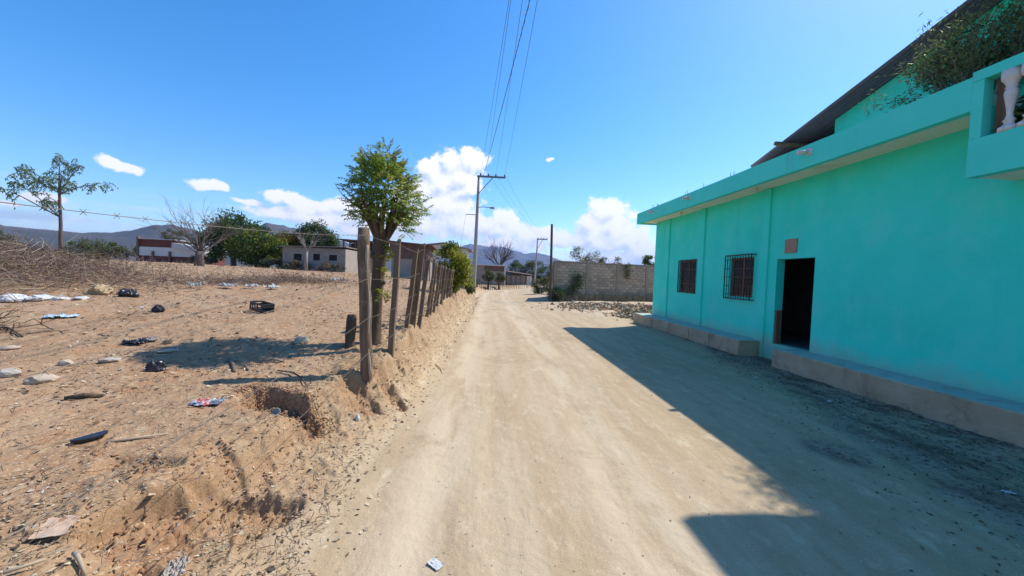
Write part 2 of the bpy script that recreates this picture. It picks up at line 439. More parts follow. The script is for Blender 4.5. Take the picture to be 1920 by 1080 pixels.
def ground_mat():
    m = bpy.data.materials.new('dry_soil'); m.use_nodes = True
    nt = m.node_tree; nt.nodes.clear(); N = nt.nodes.new; L = nt.links.new
    out = N('ShaderNodeOutputMaterial'); bs = N('ShaderNodeBsdfPrincipled'); bs.inputs['Roughness'].default_value = .95; bs.inputs['Specular IOR Level'].default_value = .12
    tc = N('ShaderNodeTexCoord')
    def noise(s, det=4, rough=.6, stretch=None, loc=None):
        n = N('ShaderNodeTexNoise'); n.inputs['Scale'].default_value = s; n.inputs['Detail'].default_value = det; n.inputs['Roughness'].default_value = rough
        if stretch or loc:
            mp = N('ShaderNodeMapping'); mp.inputs['Scale'].default_value = stretch or (1, 1, 1); mp.inputs['Location'].default_value = loc or (0, 0, 0)
            L(tc.outputs['Object'], mp.inputs[0]); L(mp.outputs[0], n.inputs['Vector'])
        else: L(tc.outputs['Object'], n.inputs['Vector'])
        return n.outputs[0]
    def rng_(v, lo, hi, a=0., b=1.):
        n = N('ShaderNodeMapRange'); n.interpolation_type = 'SMOOTHSTEP'; L(v, n.inputs[0])
        for i, x in enumerate((lo, hi, a, b)): n.inputs[i + 1].default_value = x
        return n.outputs[0]
    def mix(f, a, b):
        n = N('ShaderNodeMixRGB')
        if isinstance(f, float): n.inputs[0].default_value = f
        else: L(f, n.inputs[0])
        for i, c in ((1, a), (2, b)):
            if isinstance(c, tuple): n.inputs[i].default_value = (*c, 1)
            else: L(c, n.inputs[i])
        return n.outputs[0]
    def mul(a, b):
        n = N('ShaderNodeMath'); n.operation = 'MULTIPLY'; L(a, n.inputs[0])
        if isinstance(b, float): n.inputs[1].default_value = b
        else: L(b, n.inputs[1])
        return n.outputs[0]
    def attr(nm):
        n = N('ShaderNodeAttribute'); n.attribute_name = nm; return n.outputs['Fac']
    lot = mix(rng_(noise(.55, 4), .38, .62), (.295, .178, .098), (.345, .222, .13))
    lot = mix(rng_(noise(2.6, 5), .50, .68), lot, (.34, .18, .09))
    lot = mix(rng_(noise(9., 5, .7), .54, .66), lot, (.43, .305, .18))
    lot = mix(rng_(noise(30., 4, .7), .57, .68), lot, (.27, .17, .095))
    lot = mix(rng_(noise(80., 3, .7), .58, .66), lot, (.60, .48, .31))
    lot = mix(rng_(noise(55., 3, .7, None, (7, 3, 1)), .60, .68), lot, (.20, .12, .07))
    bank = mix(rng_(noise(3., 5), .4, .65), (.37, .25, .142), (.31, .19, .105))
    bank = mix(rng_(noise(24., 5, .7), .55, .68), bank, (.57, .43, .26))
    bank = mix(rng_(noise(60., 3, .7), .60, .68), bank, (.24, .15, .085))
    road = mix(rng_(noise(1.3, 4, .6, (2.2, .22, 1)), .36, .64), (.40, .29, .172), (.46, .345, .216))
    road = mix(rng_(noise(2.4, 4, .6, (3., .12, 1), (4, 0, 0)), .52, .72), road, (.40, .285, .165))
    road = mix(rng_(noise(5., 5, .7, (1, .5, 1)), .50, .75), road, (.54, .43, .285))
    road = mix(rng_(noise(120., 2, .7), .60, .70), road, (.36, .27, .16))
    road = mix(rng_(noise(90., 2, .7, None, (2, 5, 0)), .62, .70), road, (.66, .56, .40))
    road = mix(mul(attr('rut'), rng_(noise(1.1, 5, .65, (2, .35, 1), (9, 2, 0)), .36, .60, 0., .75)), road, (.535, .425, .285))
    road = mix(rng_(noise(.75, 5, .7, None, (3, 3, 3)), .56, .70, 0., .6), road, (.36, .265, .155))
    yard = mix(rng_(noise(1.4, 5), .4, .65), (.50, .38, .24), (.40, .29, .18))
    road = mix(mul(attr('rut'), rng_(noise(1.1, 5, .65, (2, .35, 1), (9, 2, 0)), .36, .60, 0., .75)), road, (.535, .425, .285))
    road = mix(rng_(noise(.75, 5, .7, None, (3, 3, 3)), .56, .70, 0., .6), road, (.36, .265, .155))
    yard = mix(rng_(noise(14., 5, .7), .52, .66), yard, (.60, .52, .41))
    redc = mix(rng_(noise(18., 4, .7), .4, .65), (.27, .12, .055), (.38, .205, .105))
    redc = mix(rng_(noise(60., 3, .7, None, (1, 2, 3)), .54, .62), redc, (.13, .06, .032))
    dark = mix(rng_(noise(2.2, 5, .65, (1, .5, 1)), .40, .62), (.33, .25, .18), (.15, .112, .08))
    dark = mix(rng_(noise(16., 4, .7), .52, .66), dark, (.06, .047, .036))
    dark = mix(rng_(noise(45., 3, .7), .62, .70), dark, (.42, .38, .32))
    col = mix(attr('bank'), lot, bank)
    col = mix(attr('road'), col, road)
    col = mix(mul(attr('yard'), .85), col, yard)
    col = mix(attr('red'), col, redc)
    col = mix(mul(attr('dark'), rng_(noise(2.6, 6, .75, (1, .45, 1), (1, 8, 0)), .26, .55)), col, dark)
    # dry scrub far away
    cd = N('ShaderNodeVectorMath'); cd.operation = 'LENGTH'; L(tc.outputs['Object'], cd.inputs[0])
    far = rng_(cd.outputs['Value'], 55., 160.)
    fc = mix(rng_(noise(.02, 6, .7), .42, .6), (.10, .105, .05), (.23, .18, .10))
    col = mix(far, col, fc)
    L(col, bs.inputs['Base Color'])
    b1 = N('ShaderNodeBump'); b1.inputs['Strength'].default_value = .55; b1.inputs['Distance'].default_value = .010
    L(noise(70., 4, .65), b1.inputs['Height'])
    b2 = N('ShaderNodeBump'); b2.inputs['Strength'].default_value = .32; b2.inputs['Distance'].default_value = .02
    L(noise(13., 4, .6, (1, .7, 1)), b2.inputs['Height']); L(b1.outputs[0], b2.inputs['Normal'])
    L(b2.outputs[0], bs.inputs['Normal'])
    L(bs.outputs[0], out.inputs[0])
    return m

M = {}
M['soil'] = ground_mat()
TEAL = [(.025, .72, .54), (.035, .77, .585), (.06, .79, .62)]
M['teal'] = mat('turquoise_paint', TEAL, 1.1, 7, .7, .5, 22, .012, spots=((.17, .76, .62), 1.7, .48, .75, .45), base_dirt=((.36, .36, .27), .08, .42, .55), drip=((.03, .54, .44), 2.2, .56, .75, .5))
M['teal_trim'] = mat('turquoise_trim_paint', [(.06, .72, .56), (.09, .76, .61)], 2., 5, .7, .3, 60, .005, drip=((.10, .38, .32), 3., .58, .75, .6))
M['cream'] = mat('cream_soffit', [(.80, .75, .58), (.86, .82, .66)], 3, 5, .85, .2, 40, .004, spots=((.55, .49, .36), 1.3, .56, .7, .5))
M['concrete'] = mat('plinth_concrete', [(.37, .27, .165), (.46, .345, .22), (.52, .41, .275)], 2.3, 6, .9, .5, 30, .012, spots=((.25, .175, .12), 5., .56, .68, .7), drip=((.28, .20, .14), 4., .55, .7, .7))
M['plinth_top'] = mat('plinth_top_screed', [(.34, .42, .37), (.44, .49, .43)], 3, 5, .85, .4, 30, .008, spots=((.33, .26, .19), 4., .55, .66, .8))
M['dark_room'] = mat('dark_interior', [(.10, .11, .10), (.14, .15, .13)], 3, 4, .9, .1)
M['brown_wood'] = mat('brown_wood', [(.10, .055, .035), (.17, .095, .06), (.22, .13, .085)], 3, 6, .75, .4, 30, .006, stretch=(6, 6, .5))
M['red_wood'] = mat('reddish_wood', [(.17, .07, .045), (.24, .11, .07)], 4, 5, .7, .3, 30, .004)
M['glass'] = mat('dusty_window_glass', [(.018, .018, .02), (.035, .035, .035)], 5, 5, .18, 0, spec=.5)
M['iron'] = mat('dark_iron', [(.025, .025, .028), (.05, .045, .04)], 12, 4, .6, .2, 60, .003, spots=((.12, .06, .035), 14., .6, .7))
M['roof_metal'] = mat('corrugated_dark_metal', [(.075, .075, .12), (.12, .11, .16)], 3, 5, .5, .15, 30, .003, spots=((.13, .075, .06), 3., .55, .7, .7), spec=.4)
M['pvc'] = mat('weathered_pvc', [(.60, .56, .47), (.70, .66, .57)], 8, 4, .6, .1)
M['tile'] = mat('brown_tile', [(.32, .19, .12), (.40, .25, .17)], 8, 5, .6, .3, 30, .004)
M['white_plaster'] = mat('white_plaster', [(.60, .58, .53), (.70, .68, .63)], 5, 5, .85, .3, 40, .005, spots=((.36, .33, .29), 6., .56, .7))
M['block'] = mat('gray_block', [(.36, .265, .18), (.43, .325, .23)], 5, 6, .95, .7, 50, .012, spots=((.17, .14, .115), 3., .56, .7, .7))
M['block2'] = mat('brownish_block', [(.41, .30, .205), (.49, .37, .265)], 5, 6, .95, .7, 50, .012, spots=((.2, .16, .13), 3., .56, .7, .7))
M['block3'] = mat('dark_block', [(.28, .205, .145), (.34, .26, .19)], 5, 6, .95, .7, 50, .012)
M['mortar'] = mat('mortar', [(.13, .105, .085), (.18, .15, .12)], 8, 5, .95, .5, 40, .01)
M['post'] = mat('weathered_post', [(.10, .062, .04), (.17, .112, .07), (.25, .175, .115)], 4, 6, .9, .8, 25, .015, stretch=(5, 5, .5), spots=((.36, .28, .20), 5, .58, .7, .7))
M['post2'] = mat('gray_board', [(.13, .09, .06), (.20, .145, .10)], 4, 6, .9, .6, 25, .01, stretch=(6, 6, .4))
M['bark'] = mat('dark_bark', [(.055, .038, .026), (.10, .07, .045), (.14, .105, .07)], 7, 6, .95, .9, 22, .02, stretch=(1, 1, .35))
M['pale_bark'] = mat('pale_bark', [(.20, .165, .135), (.30, .255, .21)], 7, 6, .95, .6, 22, .02, stretch=(1, 1, .4))
M['gray_bark'] = mat('gray_bark', [(.10, .075, .062), (.16, .125, .105)], 7, 6, .95, .6, 22, .02, stretch=(1, 1, .4))
M['wire'] = mat('galvanized_wire', [(.20, .15, .11), (.29, .23, .18)], 20, 3, .7, 0)
M['cable'] = mat('black_cable', [(.03, .03, .035), (.05, .05, .055)], 20, 3, .6, 0)
M['pole'] = mat('concrete_pole', [(.30, .275, .25), (.38, .35, .32)], 3, 5, .9, .3, 30, .006, stretch=(1, 1, .3))
M['steel'] = mat('gray_steel', [(.16, .155, .15), (.22, .21, .205)], 6, 4, .6, .1, metal=.2)
M['insulator'] = mat('brown_insulator', [(.16, .09, .06), (.22, .13, .09)], 6, 3, .3, 0)
M['lens'] = mat('lamp_lens', [(.55, .56, .56), (.62, .62, .62)], 6, 3, .3, 0)
M['neem'] = leaf_mat('fresh_leaf', (.09, .17, .028), (.32, .41, .06), .6, .45, 2.2)
M['neem_tip_sunlit'] = leaf_mat('young_sunlit_leaf', (.26, .30, .05), (.38, .30, .10), .5, .45, 3.)  # young tips, also the sunlight painted on the crown's right side
M['dusty_leaf'] = leaf_mat('dusty_leaf', (.12, .18, .11), (.20, .27, .16), .3, .6, 2.)
M['dark_leaf'] = leaf_mat('dark_leaf', (.035, .075, .022), (.085, .15, .035), .25, .5, .8)
M['mid_leaf'] = leaf_mat('mid_leaf', (.05, .085, .015), (.13, .16, .03), .3, .55, .8)
M['yellow_leaf'] = leaf_mat('yellow_green_leaf', (.20, .23, .02), (.40, .38, .05), .5, .5, 2.)
M['orange_leaf'] = leaf_mat('ochre_leaf', (.10, .09, .02), (.26, .15, .03), .35, .6, 1.)
M['gray_leaf'] = leaf_mat('gray_green_leaf', (.10, .11, .07), (.19, .19, .12), .3, .6, 1.)
M['olive_leaf'] = leaf_mat('oleander_leaf', (.09, .13, .055), (.25, .30, .11), .3, .45, 3.)
M['straw'] = leaf_mat('straw', (.38, .28, .15), (.60, .47, .28), .2, .8, 3.)
M['lit_pale'] = leaf_mat('pale_litter', (.42, .32, .20), (.66, .55, .38), .15, .85, 3.)
M['lit_brown'] = leaf_mat('brown_litter', (.17, .10, .055), (.33, .21, .12), .15, .85, 3.)
M['lit_dark'] = leaf_mat('dark_litter', (.05, .035, .025), (.13, .085, .055), .1, .85, 3.)
M['twig'] = mat('dry_twig', [(.15, .095, .06), (.26, .18, .115)], 6, 3, .9, 0)
M['twig_pale'] = mat('pale_twig', [(.33, .25, .17), (.45, .36, .25)], 6, 3, .9, 0)
M['twig_purple'] = mat('purplish_twig', [(.13, .075, .065), (.21, .125, .11)], 6, 3, .9, 0)
M['stone'] = mat('pale_stone', [(.40, .315, .22), (.50, .405, .295)], 8, 6, .9, .5, 40, .01)
M['stone_gray'] = mat('gray_stone', [(.32, .275, .23), (.46, .40, .34)], 8, 6, .9, .5, 40, .01)
M['stone_brown'] = mat('brown_stone', [(.26, .16, .10), (.38, .25, .16)], 8, 6, .9, .5, 40, .01)
M['black_plastic'] = mat('black_plastic', [(.012, .012, .014), (.03, .03, .033)], 9, 4, .35, .3, 30, .01, spec=.5)
M['white_plastic'] = mat('white_plastic', [(.46, .45, .43), (.60, .59, .57)], 7, 4, .5, .3, 20, .01)
M['blue_plastic'] = mat('pale_blue_plastic', [(.30, .42, .55), (.46, .56, .66)], 7, 4, .45, .3, 20, .01)
M['card'] = mat('cardboard', [(.42, .27, .18), (.50, .36, .26)], 6, 5, .9, .2, 30, .004, spots=((.36, .36, .33), 7, .52, .62))
M['sack'] = mat('tan_sack', [(.36, .25, .13), (.46, .33, .18)], 9, 5, .9, .5, 60, .006)
M['mountain'] = mat('mountain_scrub', [(.030, .036, .018), (.06, .052, .034), (.10, .075, .055)], .004, 8, .95, 0)

# ----------------------------------------------------------------- ground and road: one polar sheet, split by what it is
def build_ground():
    th = np.concatenate([np.radians(np.linspace(-72, 66, 800)), np.radians(np.linspace(66, 288, 70))[1:-1]])
    r = np.concatenate([[.25], np.linspace(.6, 1.5, 16), np.geomspace(1.52, 22, 520), np.geomspace(22.3, 90, 150)[0:], np.geomspace(93, 11000, 46)])
    nt_, nr = len(th), len(r)
    T, R = np.meshgrid(th, r)
    X = (R * np.sin(T)).ravel(); Y = (R * np.cos(T)).ravel()
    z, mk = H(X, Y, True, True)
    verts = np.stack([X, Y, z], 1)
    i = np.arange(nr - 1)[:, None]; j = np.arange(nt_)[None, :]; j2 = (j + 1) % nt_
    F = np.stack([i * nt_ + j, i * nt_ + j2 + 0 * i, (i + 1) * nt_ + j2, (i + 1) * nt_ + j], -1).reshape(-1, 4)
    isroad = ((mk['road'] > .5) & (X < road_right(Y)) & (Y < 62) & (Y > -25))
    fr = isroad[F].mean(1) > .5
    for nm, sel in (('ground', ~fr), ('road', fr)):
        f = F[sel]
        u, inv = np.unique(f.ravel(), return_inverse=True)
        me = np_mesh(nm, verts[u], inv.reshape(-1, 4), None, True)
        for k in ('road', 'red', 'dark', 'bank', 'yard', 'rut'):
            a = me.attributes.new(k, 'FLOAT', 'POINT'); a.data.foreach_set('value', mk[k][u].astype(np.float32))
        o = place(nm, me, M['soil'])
        tag(o, kind='structure')
build_ground()

def build_mountains():
    def ridge(name, prof, r0, depth, seed):
        azs = np.radians(np.linspace(prof[0][0], prof[-1][0], 260))
        pa = np.radians([p[0] for p in prof]); pe = np.tan(np.radians([p[1] for p in prof]))
        t = np.linspace(0, 1, 60)
        A, Tt = np.meshgrid(azs, t)
        R = r0 + depth * Tt
        X = R * np.sin(A); Y = R * np.cos(A)
        crest = np.interp(A, pa, pe) * (r0 + depth * .5) + 1.85
        n = np.abs(fbm(X, Y, 1 / 420., 5, .55, ox=seed))
        shp = np.sin(np.pi * Tt) ** .9
        edge = sstep(0, .06, (A - azs[0]) / (azs[-1] - azs[0])) * sstep(0, .06, (azs[-1] - A) / (azs[-1] - azs[0]))
        Z = crest * edge * (shp + .45 * (n - .12) * np.sin(np.pi * Tt) * (1 - .75 * np.exp(-((Tt - .5) / .08) ** 2))) - 10
        vs = np.stack([X, Y, Z], -1).reshape(-1, 3)
        na = len(azs); i = np.arange(59)[:, None]; j = np.arange(na - 1)[None, :]
        F = np.stack([i * na + j, (i + 1) * na + j, (i + 1) * na + j + 1, i * na + j + 1], -1).reshape(-1, 4)[:, ::-1]
        tag(place(name, np_mesh(name, vs, F, None, True), M['mountain']), kind='structure')
    ridge('mountains', [(-76, 2.6), (-66, 3.4), (-56, 3.1), (-50.2, 3.0), (-48.4, 2.9), (-46.1, 2.82), (-43.3, 2.93), (-41.9, 3.4), (-40.1, 4.1), (-38.3, 4.15), (-35, 3.55),
                        (-31.3, 4.5), (-29.7, 5.75), (-27.9, 5.5), (-25.5, 5.1), (-22.3, 3.95), (-17.5, 2.9), (-12, 2.0), (-6, .8)], 2300, 1500, 3)
    ridge('mountains', [(-24, 1.2), (-16, 2.0), (-9.3, 2.84), (-6.2, 3.55), (-3.0, 4.5), (-1.0, 4.27), (2.7, 4.1), (5.6, 3.4), (7.6, 3.7), (11.7, 2.45), (16.5, 1.4), (24, 2.0), (40, 2.6), (60, 2.0)], 5200, 2200, 9)
build_mountains()

def build_haze():
    m = bpy.data.materials.new('air'); m.use_nodes = True
    nt = m.node_tree; nt.nodes.clear()
    out = nt.nodes.new('ShaderNodeOutputMaterial'); pv = nt.nodes.new('ShaderNodeVolumePrincipled')
    pv.inputs['Color'].default_value = (.42, .58, 1.0, 1); pv.inputs['Density'].default_value = HAZE; pv.inputs['Anisotropy'].default_value = .25
    nt.links.new(pv.outputs[0], out.inputs['Volume'])
    mb = MB().box((-13000, -13000, -12.5), (13000, 13000, 640))
    tag(mb.build('haze', m), kind='stuff')
HAZE = 9e-5
build_haze()

# ----------------------------------------------------------------- the turquoise house
HX = 6.95                                   # street face of the wall
def build_house():
    root = thing('turquoise_house', 'single storey turquoise house with flat overhanging roof slab along the dirt road', 'house', (HX, 6, 0))
    T = .2
    wins = [(12.10, 13.20, 1.50, 2.60), (9.38, 10.32, 1.50, 2.58)]
    door = (7.55, 8.60, .44, 2.48)
    # street wall built round its openings
    w = MB()
    ys = sorted({-4.0, 15.16, door[0], door[1], wins[0][0], wins[0][1], wins[1][0], wins[1][1]})
    zs = sorted({-.4, 4.26, door[2], door[3], 1.50, 2.58, 2.60})
    holes = [(door[0], door[1], door[2], door[3])] + wins
    inh = lambda y, z: any(a < y < b and c < z < d for a, b, c, d in holes)
    for y0, y1 in zip(ys, ys[1:]):
        for z0, z1 in zip(zs, zs[1:]):
            cy, cz = (y0 + y1) / 2, (z0 + z1) / 2
            if inh(cy, cz): continue
            w.add([(HX, y0, z0), (HX, y0, z1), (HX, y1, z1), (HX, y1, z0)], [(0, 1, 2, 3)])
            w.add([(HX + T, y0, z0), (HX + T, y1, z0), (HX + T, y1, z1), (HX + T, y0, z1)], [(0, 1, 2, 3)], 1)
    for a, b, c, d in holes:
        w.add([(HX, a, c), (HX + T, a, c), (HX + T, a, d), (HX, a, d)], [(0, 1, 2, 3)])
        w.add([(HX, b, c), (HX, b, d), (HX + T, b, d), (HX + T, b, c)], [(0, 1, 2, 3)])
        w.add([(HX, a, c), (HX, b, c), (HX + T, b, c), (HX + T, a, c)], [(0, 1, 2, 3)])
        w.add([(HX, a, d), (HX + T, a, d), (HX + T, b, d), (HX, b, d)], [(0, 1, 2, 3)])
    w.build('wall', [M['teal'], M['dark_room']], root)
    # the other walls
    for nm, lo, hi in (('wall', (HX + T, 14.96, -.4), (15, 15.16, 4.26)), ('wall', (15, -4, -.4), (15.2, 15.16, 4.26)), ('wall', (HX, -4.2, -.4), (15.2, -4.0, 4.26))):
        MB().box(lo, hi).build(nm, M['teal'], root)
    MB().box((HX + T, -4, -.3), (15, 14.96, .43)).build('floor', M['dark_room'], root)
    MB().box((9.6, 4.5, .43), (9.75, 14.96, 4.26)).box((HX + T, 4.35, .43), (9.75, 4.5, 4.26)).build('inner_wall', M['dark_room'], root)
    # pilasters standing 5 cm proud
    for y0, y1 in ((14.0, 15.158), (11.66, 11.94), (8.87, 9.16)):
        MB().box((HX - .05, y0, -.3), (HX + .02, y1, 4.25)).build('pilaster', M['teal'], root, bevel=.006)
    # roof slab: soffit, fascia bands
    MB().box((6.34, 4.57, 4.26), (15.5, 15.43, 4.46)).box((6.34 + .62, -4.2, 4.26), (15.5, 4.57, 4.46)).build('roof_slab', M['cream'], root)
    fa = MB()
    n = 40
    ysf = np.linspace(4.57, 15.55, n)
    rs = np.random.RandomState(3)
    wv = rs.normal(0, .004, n)
    for k in range(n - 1):
        y0, y1 = ysf[k], ysf[k + 1]
        a, b = wv[k], wv[k + 1]
        zt0, zt1 = 4.655 + rs.normal(0, .0) + a * .8, 4.655 + b * .8
        vs = [(6.22 + a, y0, 4.215 + a), (6.34, y0, 4.215), (6.34, y1, 4.215), (6.22 + b, y1, 4.215 + b), (6.22 + a, y0, zt0), (6.34, y0, zt0), (6.34, y1, zt1), (6.22 + b, y1, zt1)]
        fs = [(0, 3, 2, 1), (4, 5, 6, 7), (1, 2, 6, 5), (3, 0, 4, 7)]
        if k == 0: fs.append((0, 1, 5, 4))
        if k == n - 2: fs.append((2, 3, 7, 6))
        fa.add(vs, fs)
    fa.box((6.343, 15.43, 4.215), (15.5, 15.55, 4.655))
    fa.build('fascia', M['teal_trim'], root)
    # drain spouts
    for y in (14.04, 11.42, 7.05):
        s = MB(); s.tube([(6.25, y, 4.50), (6.0, y + .01, 4.475)], .042, 12, 0)
        o = s.build('drain_spout', M['pvc'], root)
        MB().tube([(6.225, y, 4.502), (6.195, y, 4.502)], [.085, .07], 12, 0).build('collar', M['white_plaster'], o)
    for y in (9.0, 12.6):
        MB().tube([(6.6, y, 4.265), (6.6, y, 4.17)], [.05, .035], 10).build('lamp_socket', M['pvc'], root)
    # tile over the door
    MB().box((HX - .025, 8.03, 2.61), (HX + .01, 8.37, 2.93)).build('name_tile', M['tile'], root, bevel=.006)
    # door: frame post and leaf folded back
    d = MB()
    d.box((HX + .03, 8.545, .44), (HX + .15, 8.598, 1.25), jit=.004)
    d.build('door_jamb', M['red_wood'], root)
    # windows
    for wi, (a, b, c, d_) in enumerate(wins):
        fr = MB(); x0, x1 = HX + .06, HX + .12
        t = .055
        fr.box((x0, a + .002, c), (x1, a + t, d_ - .002)); fr.box((x0, b - t, c), (x1, b - .002, d_ - .002))
        fr.box((x0 + .003, a + t, c + .002), (x1 - .003, b - t, c + t)); fr.box((x0 + .003, a + t, d_ - t), (x1 - .003, b - t, d_ - .002))
        mid = (a + b) / 2
        fr.box((x0 + .004, mid - .03, c + t), (x1 - .004, mid + .03, d_ - t))
        win = fr.build('window', M['red_wood'], root)
        for y0, y1 in ((a + t, mid - .03), (mid + .03, b - t)):
            MB().box((x0 + .02, y0, c + t), (x0 + .03, y1, d_ - t)).build('pane', M['glass'], win)
        for k in range(1, 4):
            zz = c + t + (d_ - c - 2 * t) * k / 4
            MB().box((x0 + .008, a + t, zz - .011), (x0 + .045, b - t, zz + .011)).build('glazing_bar', M['red_wood'], win)
        # iron grille caged off the wall
        e = .06 if wi == 1 else .01
        g0, g1, gc, gd = a - e, b + e, c - e, d_ + e
        gx = HX - (.13 if wi == 1 else .03)
        for z in (gc, gd):
            MB().bar((gx, g0, z), (gx, g1, z), .03, .03).build('grille_rail', M['iron'], win)
            for y in (g0, g1): MB().bar((gx + .015, y, z), (HX + .01, y, z), .025, .025).build('grille_bracket', M['iron'], win)
        MB().bar((gx, g0, (gc + gd) / 2), (gx, g1, (gc + gd) / 2), .022, .014).build('grille_rail', M['iron'], win)
        nb = 11 if wi == 1 else 9
        for k in range(nb):
            y = g0 + (g1 - g0) * k / (nb - 1)
            bar = MB()
            if wi == 0 and 0 < k < nb - 1:
                pts = [(gx, y + .022 * math.sin(i * 1.57) * (1 if k % 2 else -1), gc + (gd - gc) * i / 16) for i in range(17)]
                bar.tube(pts, .008, 6)
            else:
                bar.tube([(gx, y, gc), (gx, y, gd)], .010 if k % (nb - 1) else .016, 6)
            bar.build('grille_bar', M['iron'], win)
        if wi == 1:
            for k in range(5):      # side of the cage
                z = gc + (gd - gc) * (k + .5) / 5
                MB().bar((gx, g1, z), (HX + .01, g1, z), .014, .014).build('grille_bracket', M['iron'], win)
    # plinths along the street wall
    def plinth(y0, y1, zt, name, label, rough_, seed):
        rs = np.random.RandomState(seed)
        n = int((y1 - y0) / .12); m_ = 5
        ys = np.linspace(y0, y1, n + 1)
        vs = []; prof = [(6.35, -.35), (6.35, .05), (6.348, .18), (6.352, .30), (6.35, zt - .02), (6.365, zt), (6.6, zt + .006), (HX + .02, zt + .012)]
        for y in ys:
            for k, (x, z) in enumerate(prof):
                nx = float(fbm(np.array([y]), np.array([z * 1.5 + seed]), 1.6, 3)[0]) * rough_
                nz = float(fbm(np.array([y]), np.array([x + seed + 9]), 2.1, 3)[0]) * rough_ * .6
                if k == 0: nx = 0; nz = 0
                if k >= 6: nx = 0
                vs.append((x + nx, y, z + nz))
        fs = []; mi = []
        np_ = len(prof)
        for i in range(n):
            for k in range(np_ - 1):
                fs.append((i * np_ + k, (i) * np_ + k + 1, (i + 1) * np_ + k + 1, (i + 1) * np_ + k)); mi.append(0 if k < 5 else 1)
        mb = MB()
        for f, q in zip(fs, mi): pass
        mb.v = vs; mb.f = [list(f) for f in fs]; mb.mi = mi; mb.sm = [False] * len(fs)
        for e0, rev in ((0, False), (n * np_, True)):
            base = len(mb.v)
            ring = [vs[e0 + k] for k in range(np_)] + [(HX + .02, vs[e0][1], -.35)]
            mb.v += ring; f = list(range(base, base + len(ring)))
            mb.f.append(f[::-1] if not rev else f); mb.mi.append(0); mb.sm.append(False)
        o = mb.build(name, [M['concrete'], M['plinth_top']], root)
        o['label'] = label
        return o
    plinth(-4, 7.84, .44, 'plinth', 'smooth brown plinth with a gray top, right of the doorway', .016, 1)
    plinth(8.95, 15.72, .43, 'plinth', 'cracked brown plinth under the two barred windows', .035, 5)
    # cracks in the far plinth, built as thin dark gaps proud by 3 mm
    for y, x in ((10.2, 6.335), (11.3, 6.335), (12.6, 6.335), (13.9, 6.335)):
        pts = [(x, y + random.uniform(-.05, .05), z) for z in np.linspace(0.02, .41, 7)]
        MB().tube(pts, .005, 5).build('crack', M['lit_dark'], root)
    # balcony
    b = MB()
    b.box((6.22, -3.5, 3.35), (6.36, 4.57, 3.84)).box((6.22, 4.45, 3.84), (6.36, 4.57, 4.58)).box((6.215, -3.5, 4.58), (6.375, 4.57, 4.715))
    b.build('balcony_parapet', M['teal_trim'], root, bevel=.006)
    MB().box((6.36, -3.5, 3.36), (HX, 4.565, 3.52)).build('balcony_floor', M['cream'], root)
    MB().box((6.362, 4.457, 3.52), (HX, 4.566, 4.258)).build('balcony_end_wall', M['teal'], root)
    prof = [(.078, 0), (.078, .05), (.062, .065), (.05, .09), (.05, .12), (.058, .13), (.048, .15), (.04, .20), (.046, .30), (.055, .40), (.06, .46), (.056, .50), (.048, .515), (.058, .53), (.05, .55), (.062, .60), (.075, .63), (.078, .66), (.078, .74)]
    proto = None
    for k in range(40):
        y = 4.235 - k * .175
        if proto is None:
            proto = MB().lathe((6.29, y, 3.84), [((r - .054) * 1.7 + .05, h) for r, h in prof], 16).build('baluster', M['white_plaster'], root)
        else:
            c = proto.copy(); COL.objects.link(c); c.parent = root; c.location = (0, -k * .175, 0)
    MB().hexa([(6.375, 4.33, 3.53), (6.42, 4.33, 3.53), (6.42, 4.44, 3.53), (6.375, 4.44, 3.53), (6.375, 4.31, 4.57), (6.42, 4.31, 4.57), (6.42, 4.42, 4.57), (6.375, 4.42, 4.57)]).build('wood_post', M['brown_wood'], root)
    # upper storey: gable wall, corrugated lean-to roof, unseen slab added to shade the road
    def rz(y): return 5.36 + (10.8 - y) * .254
    X0 = 7.7
    g = MB()
    gw = 8.2
    g.add([(gw, 8.6, 4.46), (gw, 8.6, rz(8.6) - .05), (gw, -4, rz(8.6) - .05 + .254 * 3.04), (gw, -4, 4.46)], [(0, 1, 2, 3)])
    g.v[-4:] = [(gw, 8.6, 4.46), (gw, 8.6, rz(8.6) - .04), (gw, 5.56, rz(5.56) - .04), (gw, 5.56, 4.46)]
    g.f[-1] = [3, 2, 1, 0]
    b0 = len(g.v)
    g.add([(gw + .2, 8.6, 4.46), (gw + .2, 8.6, rz(8.6) - .04), (gw + .2, 5.56, rz(5.56) - .04), (gw + .2, 5.56, 4.46)], [(0, 1, 2, 3)])
    g.add([(gw, 8.6, 4.46), (gw + .2, 8.6, 4.46), (gw + .2, 8.6, rz(8.6) - .04), (gw, 8.6, rz(8.6) - .04)], [(3, 2, 1, 0)])
    g.build('upper_wall', M['teal'], root)
    MB().box((gw + .003, -4, 4.46), (gw + .2, 5.56, 6.5)).build('upper_wall', M['teal'], root)
    MB().box((gw + .2, 8.4, 4.46), (14.5, 8.6, rz(8.6) - .05)).build('upper_wall', M['teal'], root)
    MB().box((6.47, -4, 6.5), (15, 5.56, 6.68)).build('added_shade_slab', M['teal_trim'], root)  # out-of-view slab, added to cast the notch in the road shadow
    for i in range(8):
        x0 = X0 + i * .82; nn = 44
        vs = []; fs = []
        for j in range(nn + 1):
            x = x0 + .86 * j / nn
            dz = .028 * math.cos(2 * math.pi * j / nn * 8) + (.004 if i % 2 else 0)
            vs += [(x, 10.8, rz(10.8) + dz), (x, 8.1, rz(8.1) + dz), (x, 5.62, rz(5.62) + dz)]
        for j in range(nn):
            fs += [(j * 3, j * 3 + 3, j * 3 + 4, j * 3 + 1), (j * 3 + 1, j * 3 + 4, j * 3 + 5, j * 3 + 2)]
        MB().add(vs, fs, 0, True).build('roof_sheet', M['roof_metal'], root)
